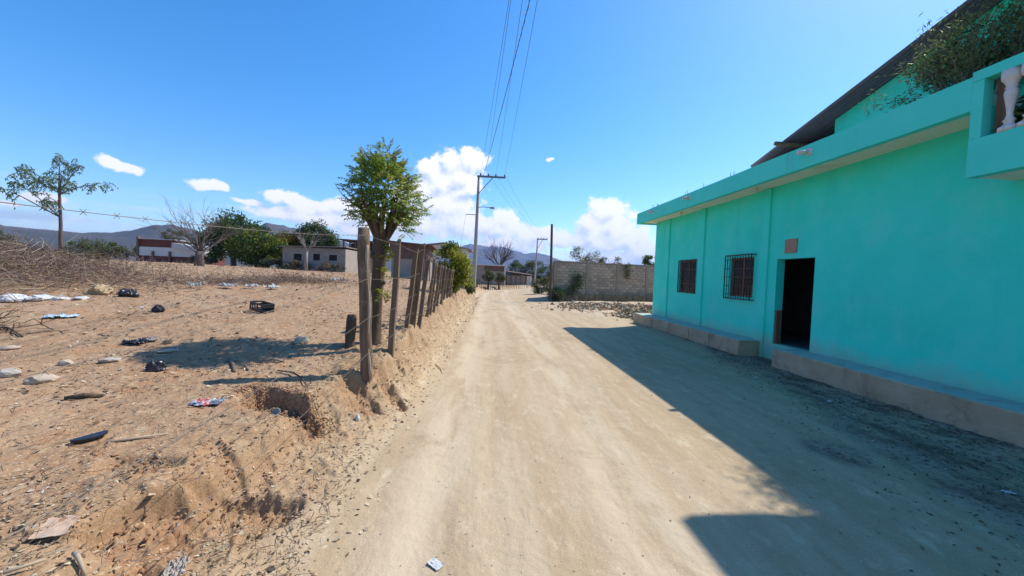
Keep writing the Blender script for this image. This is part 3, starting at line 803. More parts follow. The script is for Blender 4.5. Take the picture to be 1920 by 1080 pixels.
    for y in (9.55,):
        a = X0 - .24
        MB().tube([(a, y, rz(y) - .075), (11, y, rz(y) - .08), (14.2, y, rz(y) - .075)], .055, 10).build('roof_beam', M['post'], root)
    # second, lower sheet hung under the eave
    vs = []; fs = []
    for j in range(45):
        x = X0 + .1 + 1.6 * j / 44
        dz = .018 * math.cos(2 * math.pi * j / 44 * 20) - .13
        vs += [(x, 10.95, rz(10.95) + dz), (x, 8.7, rz(8.7) + dz - .42)]
    for j in range(44): fs.append((j * 2, j * 2 + 2, j * 2 + 3, j * 2 + 1))
    MB().add(vs, fs, 0, True).build('roof_sheet', M['roof_metal'], root)
    # reinforcing bars left standing on the slab edge
    for y in (12.2, 12.05, 11.1, 9.9, 9.78):
        MB().tube([(6.5, y, 4.46), (6.5 + random.uniform(-.03, .03), y + random.uniform(-.04, .04), 4.88)], .007, 5).build('rebar', M['iron'], root)
    return root
build_house()

# ----------------------------------------------------------------- gray block wall across the yard
def build_block_wall():
    A = V((5.02, 28.3, 0)); D = V((8.75, 2.0, 0)).normalized(); NRM = V((D.y, -D.x, 0))   # NRM faces the camera
    root = thing('block_wall', 'weathered gray concrete block wall with pilasters behind the rubble', 'wall', (A.x, A.y, .1))
    Lw = 11.2; rot = Matrix((D, -NRM, V((0, 0, 1)))).transposed()
    def W(s, o, z): p = A + D * s - NRM * o; return (p.x, p.y, z)
    mb = MB()
    def wb(mb, s0, s1, o0, o1, z0, z1, mi=0):
        return mb.hexa([W(s0, o0, z0), W(s1, o0, z0), W(s1, o1, z0), W(s0, o1, z0), W(s0, o0, z1), W(s1, o0, z1), W(s1, o1, z1), W(s0, o1, z1)], mi)
    wb(MB(), 0, Lw, .016, .15, -.3, 3.02).build('mortar_bed', M['mortar'], root)
    pil = [0.0, 2.72, 5.45, 8.2, Lw - .22]
    for p in pil:
        wb(MB(), p, p + .24, -.03, .17, -.3, 3.05).build('pilaster', M['block3'], root, bevel=.01)
    cap = MB()
    k = 0
    for s in np.arange(0, Lw, .7):
        z0 = 3.0; z1 = 3.12 + random.uniform(-.02, .02)
        wb(cap, s, min(s + .7, Lw), -.02, .17, z0 + .022, z1)
    cap.build('top_beam', M['block3'], root)
    Z0 = .16; hh = .2185
    rowproto = {}
    def block_mesh(key, w, h, m):
        if key in rowproto: return rowproto[key]
        b = MB(); b.box((0, 0, 0), (w, .05, h), jit=.003)
        me = b.mesh('block'); me.materials.append(m); rowproto[key] = me
        return me
    mats = [M['block'], M['block'], M['block2'], M['block3']]
    R4 = rot.to_4x4()
    for r in range(13):
        z = Z0 + r * hh
        for a, b in zip(pil, pil[1:]):
            s0, s1 = a + .25, b - .01
            n = 5; wd = (s1 - s0) / n
            off = wd / 2 if r % 2 else 0
            edges = [s0] + [s0 + off + wd * k for k in range(0 if off else 1, n)] + [s1]
            for e0, e1 in zip(edges, edges[1:]):
                w = round(e1 - e0 - .022, 3)
                if w < .05: continue
                v = random.randrange(4)
                me = block_mesh((w, v), w, hh - .022, mats[v])
                o = bpy.data.objects.new('block', me); COL.objects.link(o); o.parent = root
                o.matrix_local = Matrix.Translation(V(W(e0 + .007, random.uniform(-.006, .004), z + .008)) - root.location) @ R4
    # side run going back from the near end
    MB().hexa([(5.03, 28.5, -.3), (5.18, 28.5, -.3), (5.9, 33, -.3), (5.75, 33, -.3), (5.03, 28.5, 3.05), (5.18, 28.5, 3.05), (5.9, 33, 3.05), (5.75, 33, 3.05)]).build('return_wall', M['block3'], root)
build_block_wall()

# ----------------------------------------------------------------- fence along the bank
def gnarl(p0, p1, r0, r1, n=8, j=.012):
    p0 = V(p0); p1 = V(p1)
    pts = []
    for i in range(n + 1):
        t = i / n
        p = p0.lerp(p1, t)
        if 0 < i < n: p += V((random.uniform(-j, j), random.uniform(-j, j), 0))
        pts.append(p)
    rad = [(r0 + (r1 - r0) * i / n) * random.uniform(.92, 1.08) for i in range(n + 1)]
    return pts, rad

def build_fence():
    root = thing('barbed_wire_fence', 'rustic fence of leaning wooden posts and barbed wire on the bank left of the road', 'fence', (-1.6, 6, .4))
    # x, y, top dx, height, half width, kind
    P = [(-1.60, .55, .0, 2.1, .055, 'round'), (-1.55, 5.02, -.09, 2.40, .074, 'big'), (-1.52, 6.06, .08, 2.36, .042, 'board'), (-1.57, 7.37, .17, 2.30, .040, 'board'),
         (-1.55, 7.70, .19, 2.40, .075, 'flat'), (-1.51, 8.30, .2, 2.16, .042, 'board'), (-1.49, 9.34, .17, 2.18, .038, 'round'), (-1.55, 10.2, .16, 2.12, .038, 'round'),
         (-1.56, 10.9, .18, 2.08, .034, 'board'), (-1.58, 11.7, .17, 2.08, .038, 'round'), (-1.56, 12.5, .16, 2.08, .036, 'round'), (-1.57, 13.2, .2, 2.05, .036, 'board'),
         (-1.55, 14.1, .2, 1.98, .04, 'round'), (-1.56, 15.2, .15, 2.0, .06, 'round'), (-1.52, 17.2, .1, 2.1, .06, 'round'), (-1.5, 19.6, .05, 2.1, .06, 'round'), (-1.46, 22.5, .1, 2.1, .06, 'round'),
         (-1.4, 25.6, .0, 2.0, .06, 'round'), (-1.4, 28.7, .1, 2.0, .06, 'round')]
    tops = []
    for i, (x, y, dx, zt, r, kd) in enumerate(P):
        zb = gz(x, y) - .28
        xt = x + dx
        mb = MB()
        if kd == 'board':
            n = 6
            for k in range(n):
                t0, t1 = k / n, (k + 1) / n
                j = lambda t: math.sin(t * 9 + i) * .006
                a = (x + (xt - x) * t0 + j(t0), y, zb + (zt - zb) * t0); b = (x + (xt - x) * t1 + j(t1), y, zb + (zt - zb) * t1)
                w = r; d = .045
                cut = .05 if k == n - 1 else 0
                mb.hexa([(a[0] - w, y - d, a[2]), (a[0] + w, y - d, a[2]), (a[0] + w, y + d, a[2]), (a[0] - w, y + d, a[2]),
                         (b[0] - w, y - d, b[2] - cut), (b[0] + w, y - d, b[2]), (b[0] + w, y + d, b[2]), (b[0] - w, y + d, b[2] - cut)])
            m_ = M['post2']
        elif kd == 'flat':
            mb.hexa([(x - r, y - .03, zb), (x + r, y - .03, zb), (x + r, y + .03, zb), (x - r, y + .03, zb), (xt - r * .9, y - .03, zt), (xt + r, y - .03, zt + .04), (xt + r, y + .03, zt + .04), (xt - r * .9, y + .03, zt)])
            m_ = M['post']
        else:
            pts, rad = gnarl((x, y, zb), (xt, y, zt), r * 1.02, r, 12, .010)
            mb.tube(pts, rad, 12); m_ = M['post']
        o = mb.build('fence_post', m_, root, bevel=.004 if kd in ('board', 'flat') else 0)
        if kd == 'big':
            o['label'] = 'thick weathered round post, nearest the camera'
            # a long pale strip down the road side of the post
            MB().tube([(x + .055 + dx * t + .012 * math.sin(t * 14), y - .048, zb + (zt - zb) * t) for t in np.linspace(.12, .9, 16)], [.006 + .016 * abs(math.sin(t * 9.3)) for t in np.linspace(.12, .9, 16)], 6).build('pale_strip', M['twig_pale'], o)
        if kd == 'flat': o['label'] = 'broad flat plank between two thin posts'
        tops.append((x, y, dx, zb + .28, zt))
    # four strands
    for hfrac in (.95, .66, .40, .17):
        mb = MB()
        for (xa, ya, da, ba, ta), (xb, yb, db, bb, tb) in zip(tops, tops[1:]):
            A = V((xa + da * hfrac + .05, ya - .06, ba + (ta - ba) * hfrac)); B = V((xb + db * hfrac + .05, yb - .06, bb + (tb - bb) * hfrac))
            n = max(4, int((B - A).length / .35)); sag = .012 * (B - A).length
            pts = [A.lerp(B, k / n) - V((0, 0, sag * 4 * (k / n) * (1 - k / n))) for k in range(n + 1)]
            mb.tube(pts, .0021, 4)
            if ya < 14:
                m = int((B - A).length / .13)
                for k in range(1, m):
                    p = A.lerp(B, k / m) - V((0, 0, sag * 4 * (k / m) * (1 - k / m)))
                    for s in (-1, 1):
                        mb.tube([p + V((s * .012, .004, .012)), p - V((s * .012, -.004, .012))], .0012, 3)
        mb.build('barbed_wire', M['wire'], root)
    return root
build_fence()

# charred stump beside the fence
st = MB(); pts, rad = gnarl((-2.12, 5.95, gz(-2.12, 5.95) - .1), (-2.10, 5.97, gz(-2.1, 5.97) + .5), .075, .07, 6, .01)
st.tube(pts, rad, 11)
tag(st.build('stump', M['bark'], None, (-2.12, 5.95, gz(-2.12, 5.95))), 'short dark sawn stump standing left of the thick fence post', 'stump')

# ----------------------------------------------------------------- poles and cables
def pole(loc, height, r0, r1, label, lean=(0, 0), arm=None, lamp=False, mat_='pole'):
    x, y, z = loc
    root = thing('utility_pole', label, 'utility pole', loc)
    top = V((x + lean[0], y + lean[1], z + height))
    mb = MB(); n = 8
    pts = [V((x, y, z - .4)).lerp(top, k / n) for k in range(n + 1)]
    mb.tube(pts, [r0 + (r1 - r0) * k / n for k in range(n + 1)], 12)
    mb.build('shaft', M[mat_], root)
    out = []
    if arm:
        a0, a1, zoff = arm
        A = top + V((a0, -.12, zoff)); B = top + V((a1, -.12, zoff + .0))
        MB().bar(A, B, .11, .15).build('crossarm', M['steel'], root, bevel=.008)
        MB().bar(top + V((.02, -.1, zoff - 1.45)), top + V((a1 * .52, -.1, zoff - .08)), .06, .06).build('brace', M['steel'], root)
        for fr in (.12, .40, .66, .97):
            p = A.lerp(B, fr) + V((0, 0, .07))
            MB().lathe(p, [(.03, 0), (.075, .02), (.05, .05), (.075, .09), (.05, .13), (.06, .17), (.02, .2)], 10).build('insulator', M['insulator'], root)
            out.append(p + V((0, 0, .19)))
    if lamp:
        h = .71
        b = V((x, y, z)).lerp(top, .735)
        tip = b + V((1.05, -.25, -.0))
        MB().tube([b, b + V((.5, -.12, .06)), tip], .03, 8).build('lamp_arm', M['steel'], root)
        lh = MB()
        for k, (sx, sz) in enumerate(((0, 0),)):
            vs = [(tip.x - .06, tip.y - .09, tip.z - .06), (tip.x + .42, tip.y - .12, tip.z - .08), (tip.x + .42, tip.y + .12, tip.z - .08), (tip.x - .06, tip.y + .09, tip.z - .06),
                  (tip.x - .02, tip.y - .05, tip.z + .05), (tip.x + .34, tip.y - .09, tip.z + .07), (tip.x + .34, tip.y + .09, tip.z + .07), (tip.x - .02, tip.y + .05, tip.z + .05)]
            lh.hexa(vs)
        o = lh.build('lamp_head', M['pole'], root, bevel=.02)
        MB().box((tip.x + .05, tip.y - .08, tip.z - .115), (tip.x + .36, tip.y + .08, tip.z - .075)).build('lamp_glass', M['lens'], o)
        c = V((x, y, z)).lerp(top, .672)
        MB().bar(c, c + V((-.95, -.05, .0)), .05, .05).build('side_bracket', M['steel'], root)
        out.append(c + V((-.93, -.05, 0)))
    return root, out
_, w1 = pole((-1.2, 32, gz(-1.2, 32)), 9.75, .20, .10, 'tall concrete utility pole with one-sided crossarm and street lamp at the bend', (.14, 0), (-.15, 2.25, .02), True)
_, w2 = pole((7.25, 58, .15), 7.5, .17, .09, 'far smaller utility pole with crossarm beyond the bend of the road', (.28, 0), (-.15, 1.5, .0))
pole((4.72, 27.6, gz(4.72, 27.6)), 5.75, .105, .085, 'bare dark wooden pole standing against the near end of the block wall', (-.12, 0), None, False, 'bark')

def cable(A, B, sag, r, label, group='power lines overhead', n=40, twist=False):
    A = V(A); B = V(B)
    pts = [A.lerp(B, k / n) - V((0, 0, sag * 4 * (k / n) * (1 - k / n))) for k in range(n + 1)]
    mb = MB(); mb.tube(pts, r, 5)
    if twist:
        m = 400
        pt = []
        for k in range(m + 1):
            t = k / m
            p = A.lerp(B, t) - V((0, 0, sag * 4 * t * (1 - t)))
            pt.append(p + V((math.cos(k * 1.1) * r * 1.6, 0, math.sin(k * 1.1) * r * 1.6)))
        mb.tube(pt, r * .7, 4)
    tag(mb.build('power_line', M['cable'], None, A), label, 'power line', group)
Yb = -9.0
def back(P, thru, zt):
    """end point behind the camera of a line from P passing through thru"""
    P = V(P); T = V(thru); t = (Yb - P.y) / (T.y - P.y)
    q = P.lerp(T, t); return (q.x, Yb, zt)
cable(w1[0], back(w1[0], (.32, 10.64, 9.5), 9.6), .45, .0065, 'leftmost thin overhead power line running from the lamp pole toward the viewer')
cable(w1[1] + V((-.25, 0, 0)), back(w1[1], (.49, 10.6, 9.5), 9.6), .45, .0065, 'second thin overhead line from the left, close beside the leftmost one')
cable(w1[2], back(w1[2], (.69, 10.6, 9.5), 9.7), .5, .0065, 'thin overhead line running just behind the thick twisted cable')
cable(w1[3], back(w1[3], (1.1, 10.55, 9.5), 9.6), .45, .007, 'rightmost overhead power line, set apart from the others')
cable(w1[0] + V((.2, 0, -.35)), back(w1[0] + V((.2, 0, 0)), (.8, 10.59, 9.2), 9.2), .5, .0095, 'thick twisted black overhead cable, darkest of the lines', twist=True)
for i in range(1, 4):
    cable(w1[i], w2[i], .7, .008, ('lowest', 'middle', 'upper')[i - 1] + ' of the faint lines dropping from the lamp pole to the far pole', 'lines between the two poles')
cable(w1[4], (-3.2, 40, 3.4), .05, .008, 'thin drop wire hanging from the left bracket of the lamp pole', None)

# ----------------------------------------------------------------- plants
def unit(a): return a / np.maximum(np.linalg.norm(a, axis=-1, keepdims=True), 1e-9)

def leaves(name, P, D, L, W, mats, parent=None, loc=None, mi=None, N=None, droop=.15):
    """one folded leaf per row: base P, direction D, length L, width W"""
    P = np.asarray(P, float); n = len(P); D = unit(np.asarray(D, float))
    if N is None: N = rng.normal(size=(n, 3)) + [0, 0, .9]
    S = unit(np.cross(D, N)); U = unit(np.cross(S, D))
    L = np.broadcast_to(np.asarray(L, float), (n,))[:, None]; W = np.broadcast_to(np.asarray(W, float), (n,))[:, None]
    tip = P + D * L - U * L * droop
    mid = P + D * L * .45
    a = mid + S * W * .5 + U * W * .18; b = mid - S * W * .5 + U * W * .18
    vs = np.stack([P, a, tip, b], 1).reshape(-1, 3)
    k = np.arange(n)[:, None] * 4
    f = np.concatenate([k + [0, 1, 2], k + [0, 2, 3]], 1).reshape(-1, 3)
    m2 = None if mi is None else np.repeat(np.asarray(mi), 2)
    return place(name, np_mesh(name, vs, f, m2), mats, parent, loc)

def pinnate(P, D, L, pairs, ll, lw, droop=.5):
    """rows of leaflets along drooping stalks; returns base, dir, normal arrays"""
    n = len(P); D = unit(np.asarray(D, float)); L = np.broadcast_to(L, (n,))
    up = np.array([0, 0, 1.])
    side = unit(np.cross(D, up) + rng.normal(size=(n, 3)) * .25)
    t = np.linspace(.18, 1, pairs)
    bp, bd, bn = [], [], []
    for tt in t:
        ax = P + D * (L * tt)[:, None] - up * (droop * L * tt ** 2)[:, None]
        tg = unit(D - up * (2 * droop * tt))
        nr = unit(np.cross(side, tg))
        for s in (-1, 1):
            bp.append(ax); bd.append(unit(side * s * .8 + tg * .55 - up * .22 + rng.normal(size=(n, 3)) * .12)); bn.append(nr)
    bp.append(P + D * L[:, None] - up * (droop * L)[:, None]); bd.append(unit(D - up * 2 * droop)); bn.append(unit(np.cross(side, unit(D - up * 2 * droop))))
    return np.concatenate(bp), np.concatenate(bd), np.concatenate(bn)

def skeleton(mb, p, d, L, r, lvl, spread=.6, kids=(2, 4), ratio=.68, up=.15, jit=.12, tips=None, n=5, t0=.45, rr=.58):
    p = V(p); d = V(d).normalized(); pts = [p]; dirs = [d]
    for i in range(n):
        d = (d + V((random.gauss(0, jit), random.gauss(0, jit), random.gauss(0, jit * .6) + up * .25))).normalized()
        pts.append(pts[-1] + d * (L / n)); dirs.append(d)
    rad = [r * (1 - .5 * i / n) for i in range(n + 1)]
    mb.tube(pts, rad, 7 if r > .03 else (5 if r > .012 else 3), smooth=True, cap=r > .03)
    if lvl == 0:
        if tips is not None: tips += [(pts[-1], d), (pts[n // 2], dirs[n // 2])]
        return
    k = random.randint(*kids)
    for i in range(k):
        t = t0 + (1 - t0) * (i + random.random() * .8) / k
        if i == k - 1: t = 1
        q = t * n; a = min(int(q), n - 1)
        pos = pts[a].lerp(pts[a + 1], q - a)
        ax = dirs[a].orthogonal().normalized()
        ax.rotate(Matrix.Rotation(random.uniform(0, 6.283), 3, dirs[a]))
        nd = (dirs[a] * math.cos(spread) + ax * math.sin(spread) * random.uniform(.7, 1.25)).normalized()
        skeleton(mb, pos, nd, L * ratio * random.uniform(.75, 1.2), max(r * (1 - .5 * t) * rr * 1.25, .004), lvl - 1, spread, kids, ratio, up, jit, tips, n, t0, rr)

def crown_pts(c, rad, nclump, per, cr, shell=.55):
    c = np.array(c); rad = np.array(rad)
    q = unit(rng.normal(size=(nclump, 3))) * (rng.uniform(shell ** 3, 1, (nclump, 1)) ** (1 / 3))
    cc = c + q * rad
    s = rng.uniform(.6, 1.35, nclump)
    P = np.repeat(cc, per, 0) + unit(rng.normal(size=(nclump * per, 3))) * (rng.random((nclump * per, 1)) ** .5) * cr * np.repeat(s, per)[:, None] * [1, 1, .75]
    D = unit(unit(P - c) * .8 + rng.normal(size=P.shape) * .7 + [0, 0, .05])
    return P, D, np.repeat(np.arange(nclump), per)

def leafy_tree(label, loc, lumps, mats, trunk_r, trunk_top, leafL, name='tree', cat='tree', group=None, bark='gray_bark', limbs=5, per=120):
    """lumps: (dx, dy, z over base, rx, ry, rz, clumps)"""
    root = thing(name, label, cat, loc, group)
    mb = MB(); b = V(loc)
    t = b + V((random.uniform(-.2, .2), 0, trunk_top))
    mb.tube([b - V((0, 0, .3)), b.lerp(t, .5) + V((random.uniform(-.08, .08), 0, 0)), t], [trunk_r * 1.15, trunk_r * .9, trunk_r * .7], 8)
    for dx, dy, dz, rx, ry, rz, nc in lumps:
        for k in range(limbs):
            e = b + V((dx + random.uniform(-.7, .7) * rx, dy + random.uniform(-.7, .7) * ry, dz + random.uniform(-.5, .8) * rz))
            m_ = t.lerp(e, .5) + V((random.uniform(-.2, .2), random.uniform(-.2, .2), .15 * rz))
            mb.tube([t - V((0, 0, .1)), m_, e], [trunk_r * .45, trunk_r * .26, .012], 5)
    mb.build('trunk', M[bark], root)
    Ps, Ds, mi = [], [], []
    for dx, dy, dz, rx, ry, rz, nc in lumps:
        P, D, ci = crown_pts((b.x + dx, b.y + dy, b.z + dz), (rx, ry, rz), nc, per, .42 * min(rx, rz) + .12)
        Ps.append(P); Ds.append(D)
        ch = rng.integers(0, len(mats), nc)
        keep = rng.random(len(P)) < .8
        mi.append(np.where(keep, ch[ci], rng.integers(0, len(mats), len(P))))
    P = np.concatenate(Ps); D = np.concatenate(Ds)
    leaves('crown', P, D, leafL * rng.uniform(.6, 1.3, len(P)), leafL * .5, [M[k] for k in mats], root, None, np.concatenate(mi))
    return root

# the pollarded tree in the fence line
def fence_tree():
    x, y = -1.86, 6.3; z = gz(x, y)
    root = thing('tree', 'small round-headed leafy tree with thick dark trunk growing in the fence line', 'tree', (x, y, z))
    mb = MB()
    pts = [(x, y, z - .25), (x + .0, y, z + .02), (x + .015, y, z + .35), (x + .03, y, z + .8), (x + .06, y, z + 1.25), (x + .08, y, z + 1.62), (x + .10, y, z + 1.85)]
    mb.tube(pts, [.16, .125, .105, .098, .102, .13, .135], 14)
    # swellings and stubs of old cuts
    for (dx, dz, r) in ((.13, 1.0, .035), (-.11, 1.45, .05), (.15, 1.55, .05)):
        mb.tube([(x + .05, y - .03, z + dz - .06), (x + .05 + dx, y - .08, z + dz + .02)], [r * 1.3, r], 8)
    tips = []
    for k in range(9):
        a = k * 2.399 + .3
        d = V((math.cos(a) * .62, math.sin(a) * .62, 1.0))
        skeleton(mb, (x + .1 + math.cos(a) * .06, y + math.sin(a) * .06, z + 1.7), d, .52, .05, 2, .55, (2, 3), .62, .25, .09, tips, 4)
    mb.build('trunk', M['bark'], root)
    c = np.array([x + .14, y, z + 2.44]); rad = np.array([.50, .48, .74])
    n = 900
    q = unit(rng.normal(size=(n, 3))); q[:, 2] = np.where(q[:, 2] < -.75, -q[:, 2], q[:, 2]); q[:, 2] *= .94
    rr = rng.uniform(.25, .98, (n, 1)) ** .6
    P = c + q * rad * rr
    # right side hangs lower, left side is ragged
    P[:, 2] -= .20 * np.clip((P[:, 0] - c[0]) / .5, 0, 1)
    P[:, 0] += .08 * gnoise(P[:, 2] * 3, P[:, 1] * 3)
    bump = 1 + .28 * gnoise(q[:, 0] * 2.2 + 5, q[:, 2] * 2.2 + q[:, 1])
    P = c + (P - c) * bump[:, None]
    D = unit(q * [1, 1, .55] + [0, 0, .45] + rng.normal(size=(n, 3)) * .42)
    bp, bd, bn = pinnate(P, D, rng.uniform(.12, .23, n), 6, .07, .024, .20)
    tipm = np.tile((P[:, 2] > c[2] + .45) & (rng.random(n) < .55), 13)
    right = np.tile((P[:, 0] > c[0] + .08) & (rng.random(n) < .32), 13)  # sunlit side of the crown put into the leaf colour
    mi = np.where(tipm | right, 1, 0)
    leaves('crown', bp, bd, rng.uniform(.045, .075, len(bp)), rng.uniform(.016, .024, len(bp)), [M['neem'], M['neem_tip_sunlit']], root, None, mi, bn, .2)
    # young shoots on the trunk
    Ps = np.array([[x + .17, y - .1, z + 1.55], [x + .2, y - .1, z + 1.45], [x + .16, y - .12, z + .86], [x + .18, y - .1, z + .82], [x + .19, y - .05, z + 1.62], [x + .12, y - .13, z + 1.2]])
    Ps = np.repeat(Ps, 5, 0); Ds = unit(rng.normal(size=Ps.shape) * .5 + [.6, -.3, .2])
    bp, bd, bn = pinnate(Ps, Ds, rng.uniform(.1, .2, len(Ps)), 4, .06, .02, .4)
    leaves('foliage', bp, bd, .06, .026, M['yellow_leaf'], root, None, None, bn)
fence_tree()

# slender tree with drooping leaf clusters, far left of the lot
def slender_tree():
    x, y = -19.0, 17.9; z = gz(x, y); s = 17.9 / 25 * 1.0
    root = thing('tree', 'slender young tree with sparse drooping leaf clusters at the left edge of the lot', 'tree', (x, y, z))
    mb = MB(); T = V((x, y, z)); h = 4.25
    mb.tube([T - V((0, 0, .2)), T + V((.02, 0, h * .35)), T + V((-.03, 0, h * .7)), T + V((-.02, 0, h * .98))], [.075, .06, .045, .02], 8)
    ends = []
    def limb(z0, ex, ez, ey=0.):
        a = T + V((0, 0, z0)); e = T + V((ex, ey, ez)); m_ = a.lerp(e, .5) + V((0, 0, .08))
        mb.tube([a, m_, e], [.028, .02, .008], 5)
        for t in (.45, .62, .78, .9, 1.0): ends.append(m_.lerp(e, (t - .5) * 2) if t > .5 else a.lerp(m_, t * 2))
    limb(1.85, -2.0, 3.35, .2); limb(1.85, -2.6, 3.25, -.4); limb(2.9, -2.15, 3.75, .3); limb(2.95, -1.2, 3.95, -.3); limb(2.9, 1.45, 3.5, .3); limb(3.0, 1.1, 4.15, -.2); limb(3.2, -.35, 4.5, .3); limb(3.1, .5, 3.55, -.4)
    limb(2.3, -.75, 2.75, .3); limb(3.1, -.5, 3.2, -.5)
    mb.build('trunk', M['gray_bark'], root)
    E = np.array([list(e) for e in ends] + [[x, y, z + 4.3], [x, y, z + 4.0], [x, y, z + 3.6], [x, y, z + 3.3]])
    E = E[rng.random(len(E)) < .72]; E = np.repeat(E, 4, 0) + rng.normal(size=(len(E) * 4, 3)) * [.15, .15, .10]
    D = unit(rng.normal(size=E.shape) * [1, 1, .4] + [0, 0, .1])
    bp, bd, bn = pinnate(E, D, rng.uniform(.22, .36, len(E)), 5, .1, .03, .75)
    leaves('crown', bp, bd, .15, .045, M['dusty_leaf'], root, None, None, bn, .3)
slender_tree()

def bare_tree(label, loc, h, r, lvl, spread, n0, mat_='gray_bark', name='bare_tree', up=.1, low=.25, lean=1., lim=.42, bl=.40):
    root = thing(name, label, 'tree', loc)
    mb = MB(); b = V(loc)
    mb.tube([b - V((0, 0, .2)), b + V((0, 0, h * low * .5)), b + V((.03, 0, h * low))], [r * 1.25, r, r * .92], 9)
    for k in range(n0):
        a = k * 2.399 + .5
        d = V((math.cos(a) * lean, math.sin(a) * lean * .8, random.uniform(.35, 1.1)))
        skeleton(mb, b + V((0, 0, h * low * random.uniform(.75, 1.0))), d, h * bl, r * lim, lvl, spread, (3, 4), .66, up, .10, None, 5, .35)
    mb.build('trunk', M[mat_], root)
    return root
bx, by = -15.4, 21.0
bare_tree('leafless spreading tree with many thin branches in the middle of the lot', (bx, by, gz(bx, by)), 5.0, .20, 3, .40, 12, 'gray_bark', up=.10, low=.16, lim=.19, lean=.6, bl=.27)
bare_tree('leafless rounded tree far off above the long low roof', (2.3, 75, 1.0), 7.6, .30, 3, .5, 9, 'gray_bark', low=.35, lean=.6)
bare_tree('pale leafless trunk standing in front of the gray block house', (-18.6, 39.5, gz(-18.6, 39.5)), 3.6, .17, 2, .5, 4, 'pale_bark', low=.55, lean=.4)

# trees behind the lot
leafy_tree('broad dark green tree behind the leafless tree', (-32.5, 50, 1.9), [(0, 0, 3.9, 3.0, 2, 2.6, 44), (-2.2, 0, 2.4, 2.2, 1.6, 1.8, 24), (2.5, 0, 2.9, 2.2, 1.6, 2.0, 26)], ['dark_leaf', 'dark_leaf', 'mid_leaf'], .3, 2.0, .34)
leafy_tree('bright green bushy tree between the dark tree and the block house', (-27.9, 47, 1.9), [(0, 0, 2.1, 2.7, 1.7, 2.1, 40), (-1.6, .4, 3.0, 1.9, 1.3, 1.8, 22), (2.2, 0, 1.2, 1.9, 1.3, 1.4, 20)], ['mid_leaf', 'mid_leaf', 'yellow_leaf', 'dark_leaf'], .22, 1.1, .32)
leafy_tree('small ochre tinted tree behind the gray block house', (-29.0, 56, 1.9), [(0, 0, 2.7, 2.0, 1.4, 1.9, 30)], ['orange_leaf', 'orange_leaf', 'mid_leaf'], .2, 1.4, .32)
leafy_tree('tall dark rounded tree rising behind the gray block house', (-26.3, 58, 1.9), [(0, 0, 4.4, 2.8, 2, 2.3, 48), (1.7, 0, 3.1, 1.9, 1.5, 1.8, 24), (-1.6, 0, 3.1, 1.9, 1.5, 1.8, 22)], ['dark_leaf', 'dark_leaf', 'gray_leaf', 'mid_leaf'], .28, 2.2, .32)
sh = [(-66.5, 55, 3.3, 2.2, 'gray_leaf', 'gray leafless looking scrub at the far left edge'), (-61.5, 57, 1.6, 2.3, 'gray_leaf', 'low gray scrub right of the far left scrub'), (-56.5, 56, 2.3, 2.4, 'mid_leaf', 'green shrub just right of the slender tree'),
      (-52.6, 55, 2.5, 2.0, 'mid_leaf', 'taller green shrub in the row behind the lot'), (-49.6, 58, 2.2, 2.2, 'dark_leaf', 'dark shrub left of the red and white building')]
for xx, yy, hh, ww, mm, lb in sh:
    leafy_tree(lb, (xx, yy, 1.75), [(0, 0, hh * .62, ww, 1.3, hh * .55, 22), (ww * .6, 0, hh * .45, ww * .7, 1.2, hh * .4, 12)], [mm, 'mid_leaf', 'gray_leaf'], .12, hh * .4, .22, 'shrub', 'shrub', 'scrub behind the lot')
leafy_tree('feathery tree poking over the red and white building', (-63.8, 80, 1.8), [(0, 0, 5.4, 1.9, 1.5, 1.2, 16)], ['dark_leaf', 'gray_leaf'], .2, 4.2, .26)
for xx, yy, hh, ww, mm, lb in ((-36.5, 50, 1.1, 1.9, 'gray_leaf', 'low weedy shrub under the broad dark tree'), (-24.0, 44.5, 1.4, 1.6, 'mid_leaf', 'shrub at the left corner of the gray block house'), (-17.3, 42.6, .9, 1.4, 'gray_leaf', 'dry weeds along the front of the block house'), (-21.2, 42.9, .9, 1.5, 'gray_leaf', 'dry weeds under the block house windows')):
    leafy_tree(lb, (xx, yy, gz(xx, yy)), [(0, 0, hh * .5, ww, .7, hh * .5, 18)], [mm, 'gray_leaf', 'lit_brown'], .06, hh * .3, .18, 'shrub', 'shrub')
# bushes along the fence and road
leafy_tree('yellow-green bush at the far end of the wooden fence', (-1.75, 16.6, gz(-1.75, 16.6)), [(.1, 0, 1.35, .62, .5, .70, 36), (.45, .2, .95, .45, .4, .62, 20), (.05, 0, .5, .45, .4, .45, 14)], ['yellow_leaf', 'mid_leaf', 'yellow_leaf'], .07, .8, .12)
leafy_tree('low green bush beside the foot of the lamp pole', (-1.35, 24.5, gz(-1.35, 24.5)), [(0, 0, .42, .5, .4, .36, 16)], ['mid_leaf', 'dark_leaf'], .05, .3, .13, 'bush', 'bush')
for i, (xx, yy) in enumerate(((.35, 44), (1.75, 47.5))):
    leafy_tree(('left', 'right')[i] + ' one of two small pollarded trees in the stick fence', (xx - .3, yy, gz(xx - .3, yy)), [(.05, 0, 1.55, .66, .5, .5, 18)], ['mid_leaf', 'mid_leaf', 'gray_leaf'], .14, 1.3, .16, 'tree', 'tree', 'pollarded trees in the stick fence', 'bark')
for xx, yy, hh, ww, lb in ((5.2, 70, 4.4, 1.9, 'dark tree right of the small shack at the bend'), (8.4, 69, 4.6, 2.0, 'dark green tree behind the far pole'), (11.2, 66, 4.2, 2.0, 'dark tree at the end of the road beside the block wall')):
    leafy_tree(lb, (xx, yy, .1), [(0, 0, hh * .62, ww, 1.5, hh * .36, 26), (-.8, 0, hh * .3, ww * .8, 1.3, hh * .3, 16)], ['dark_leaf', 'gray_leaf', 'mid_leaf'], .2, hh * .45, .24, group='trees at the end of the road')
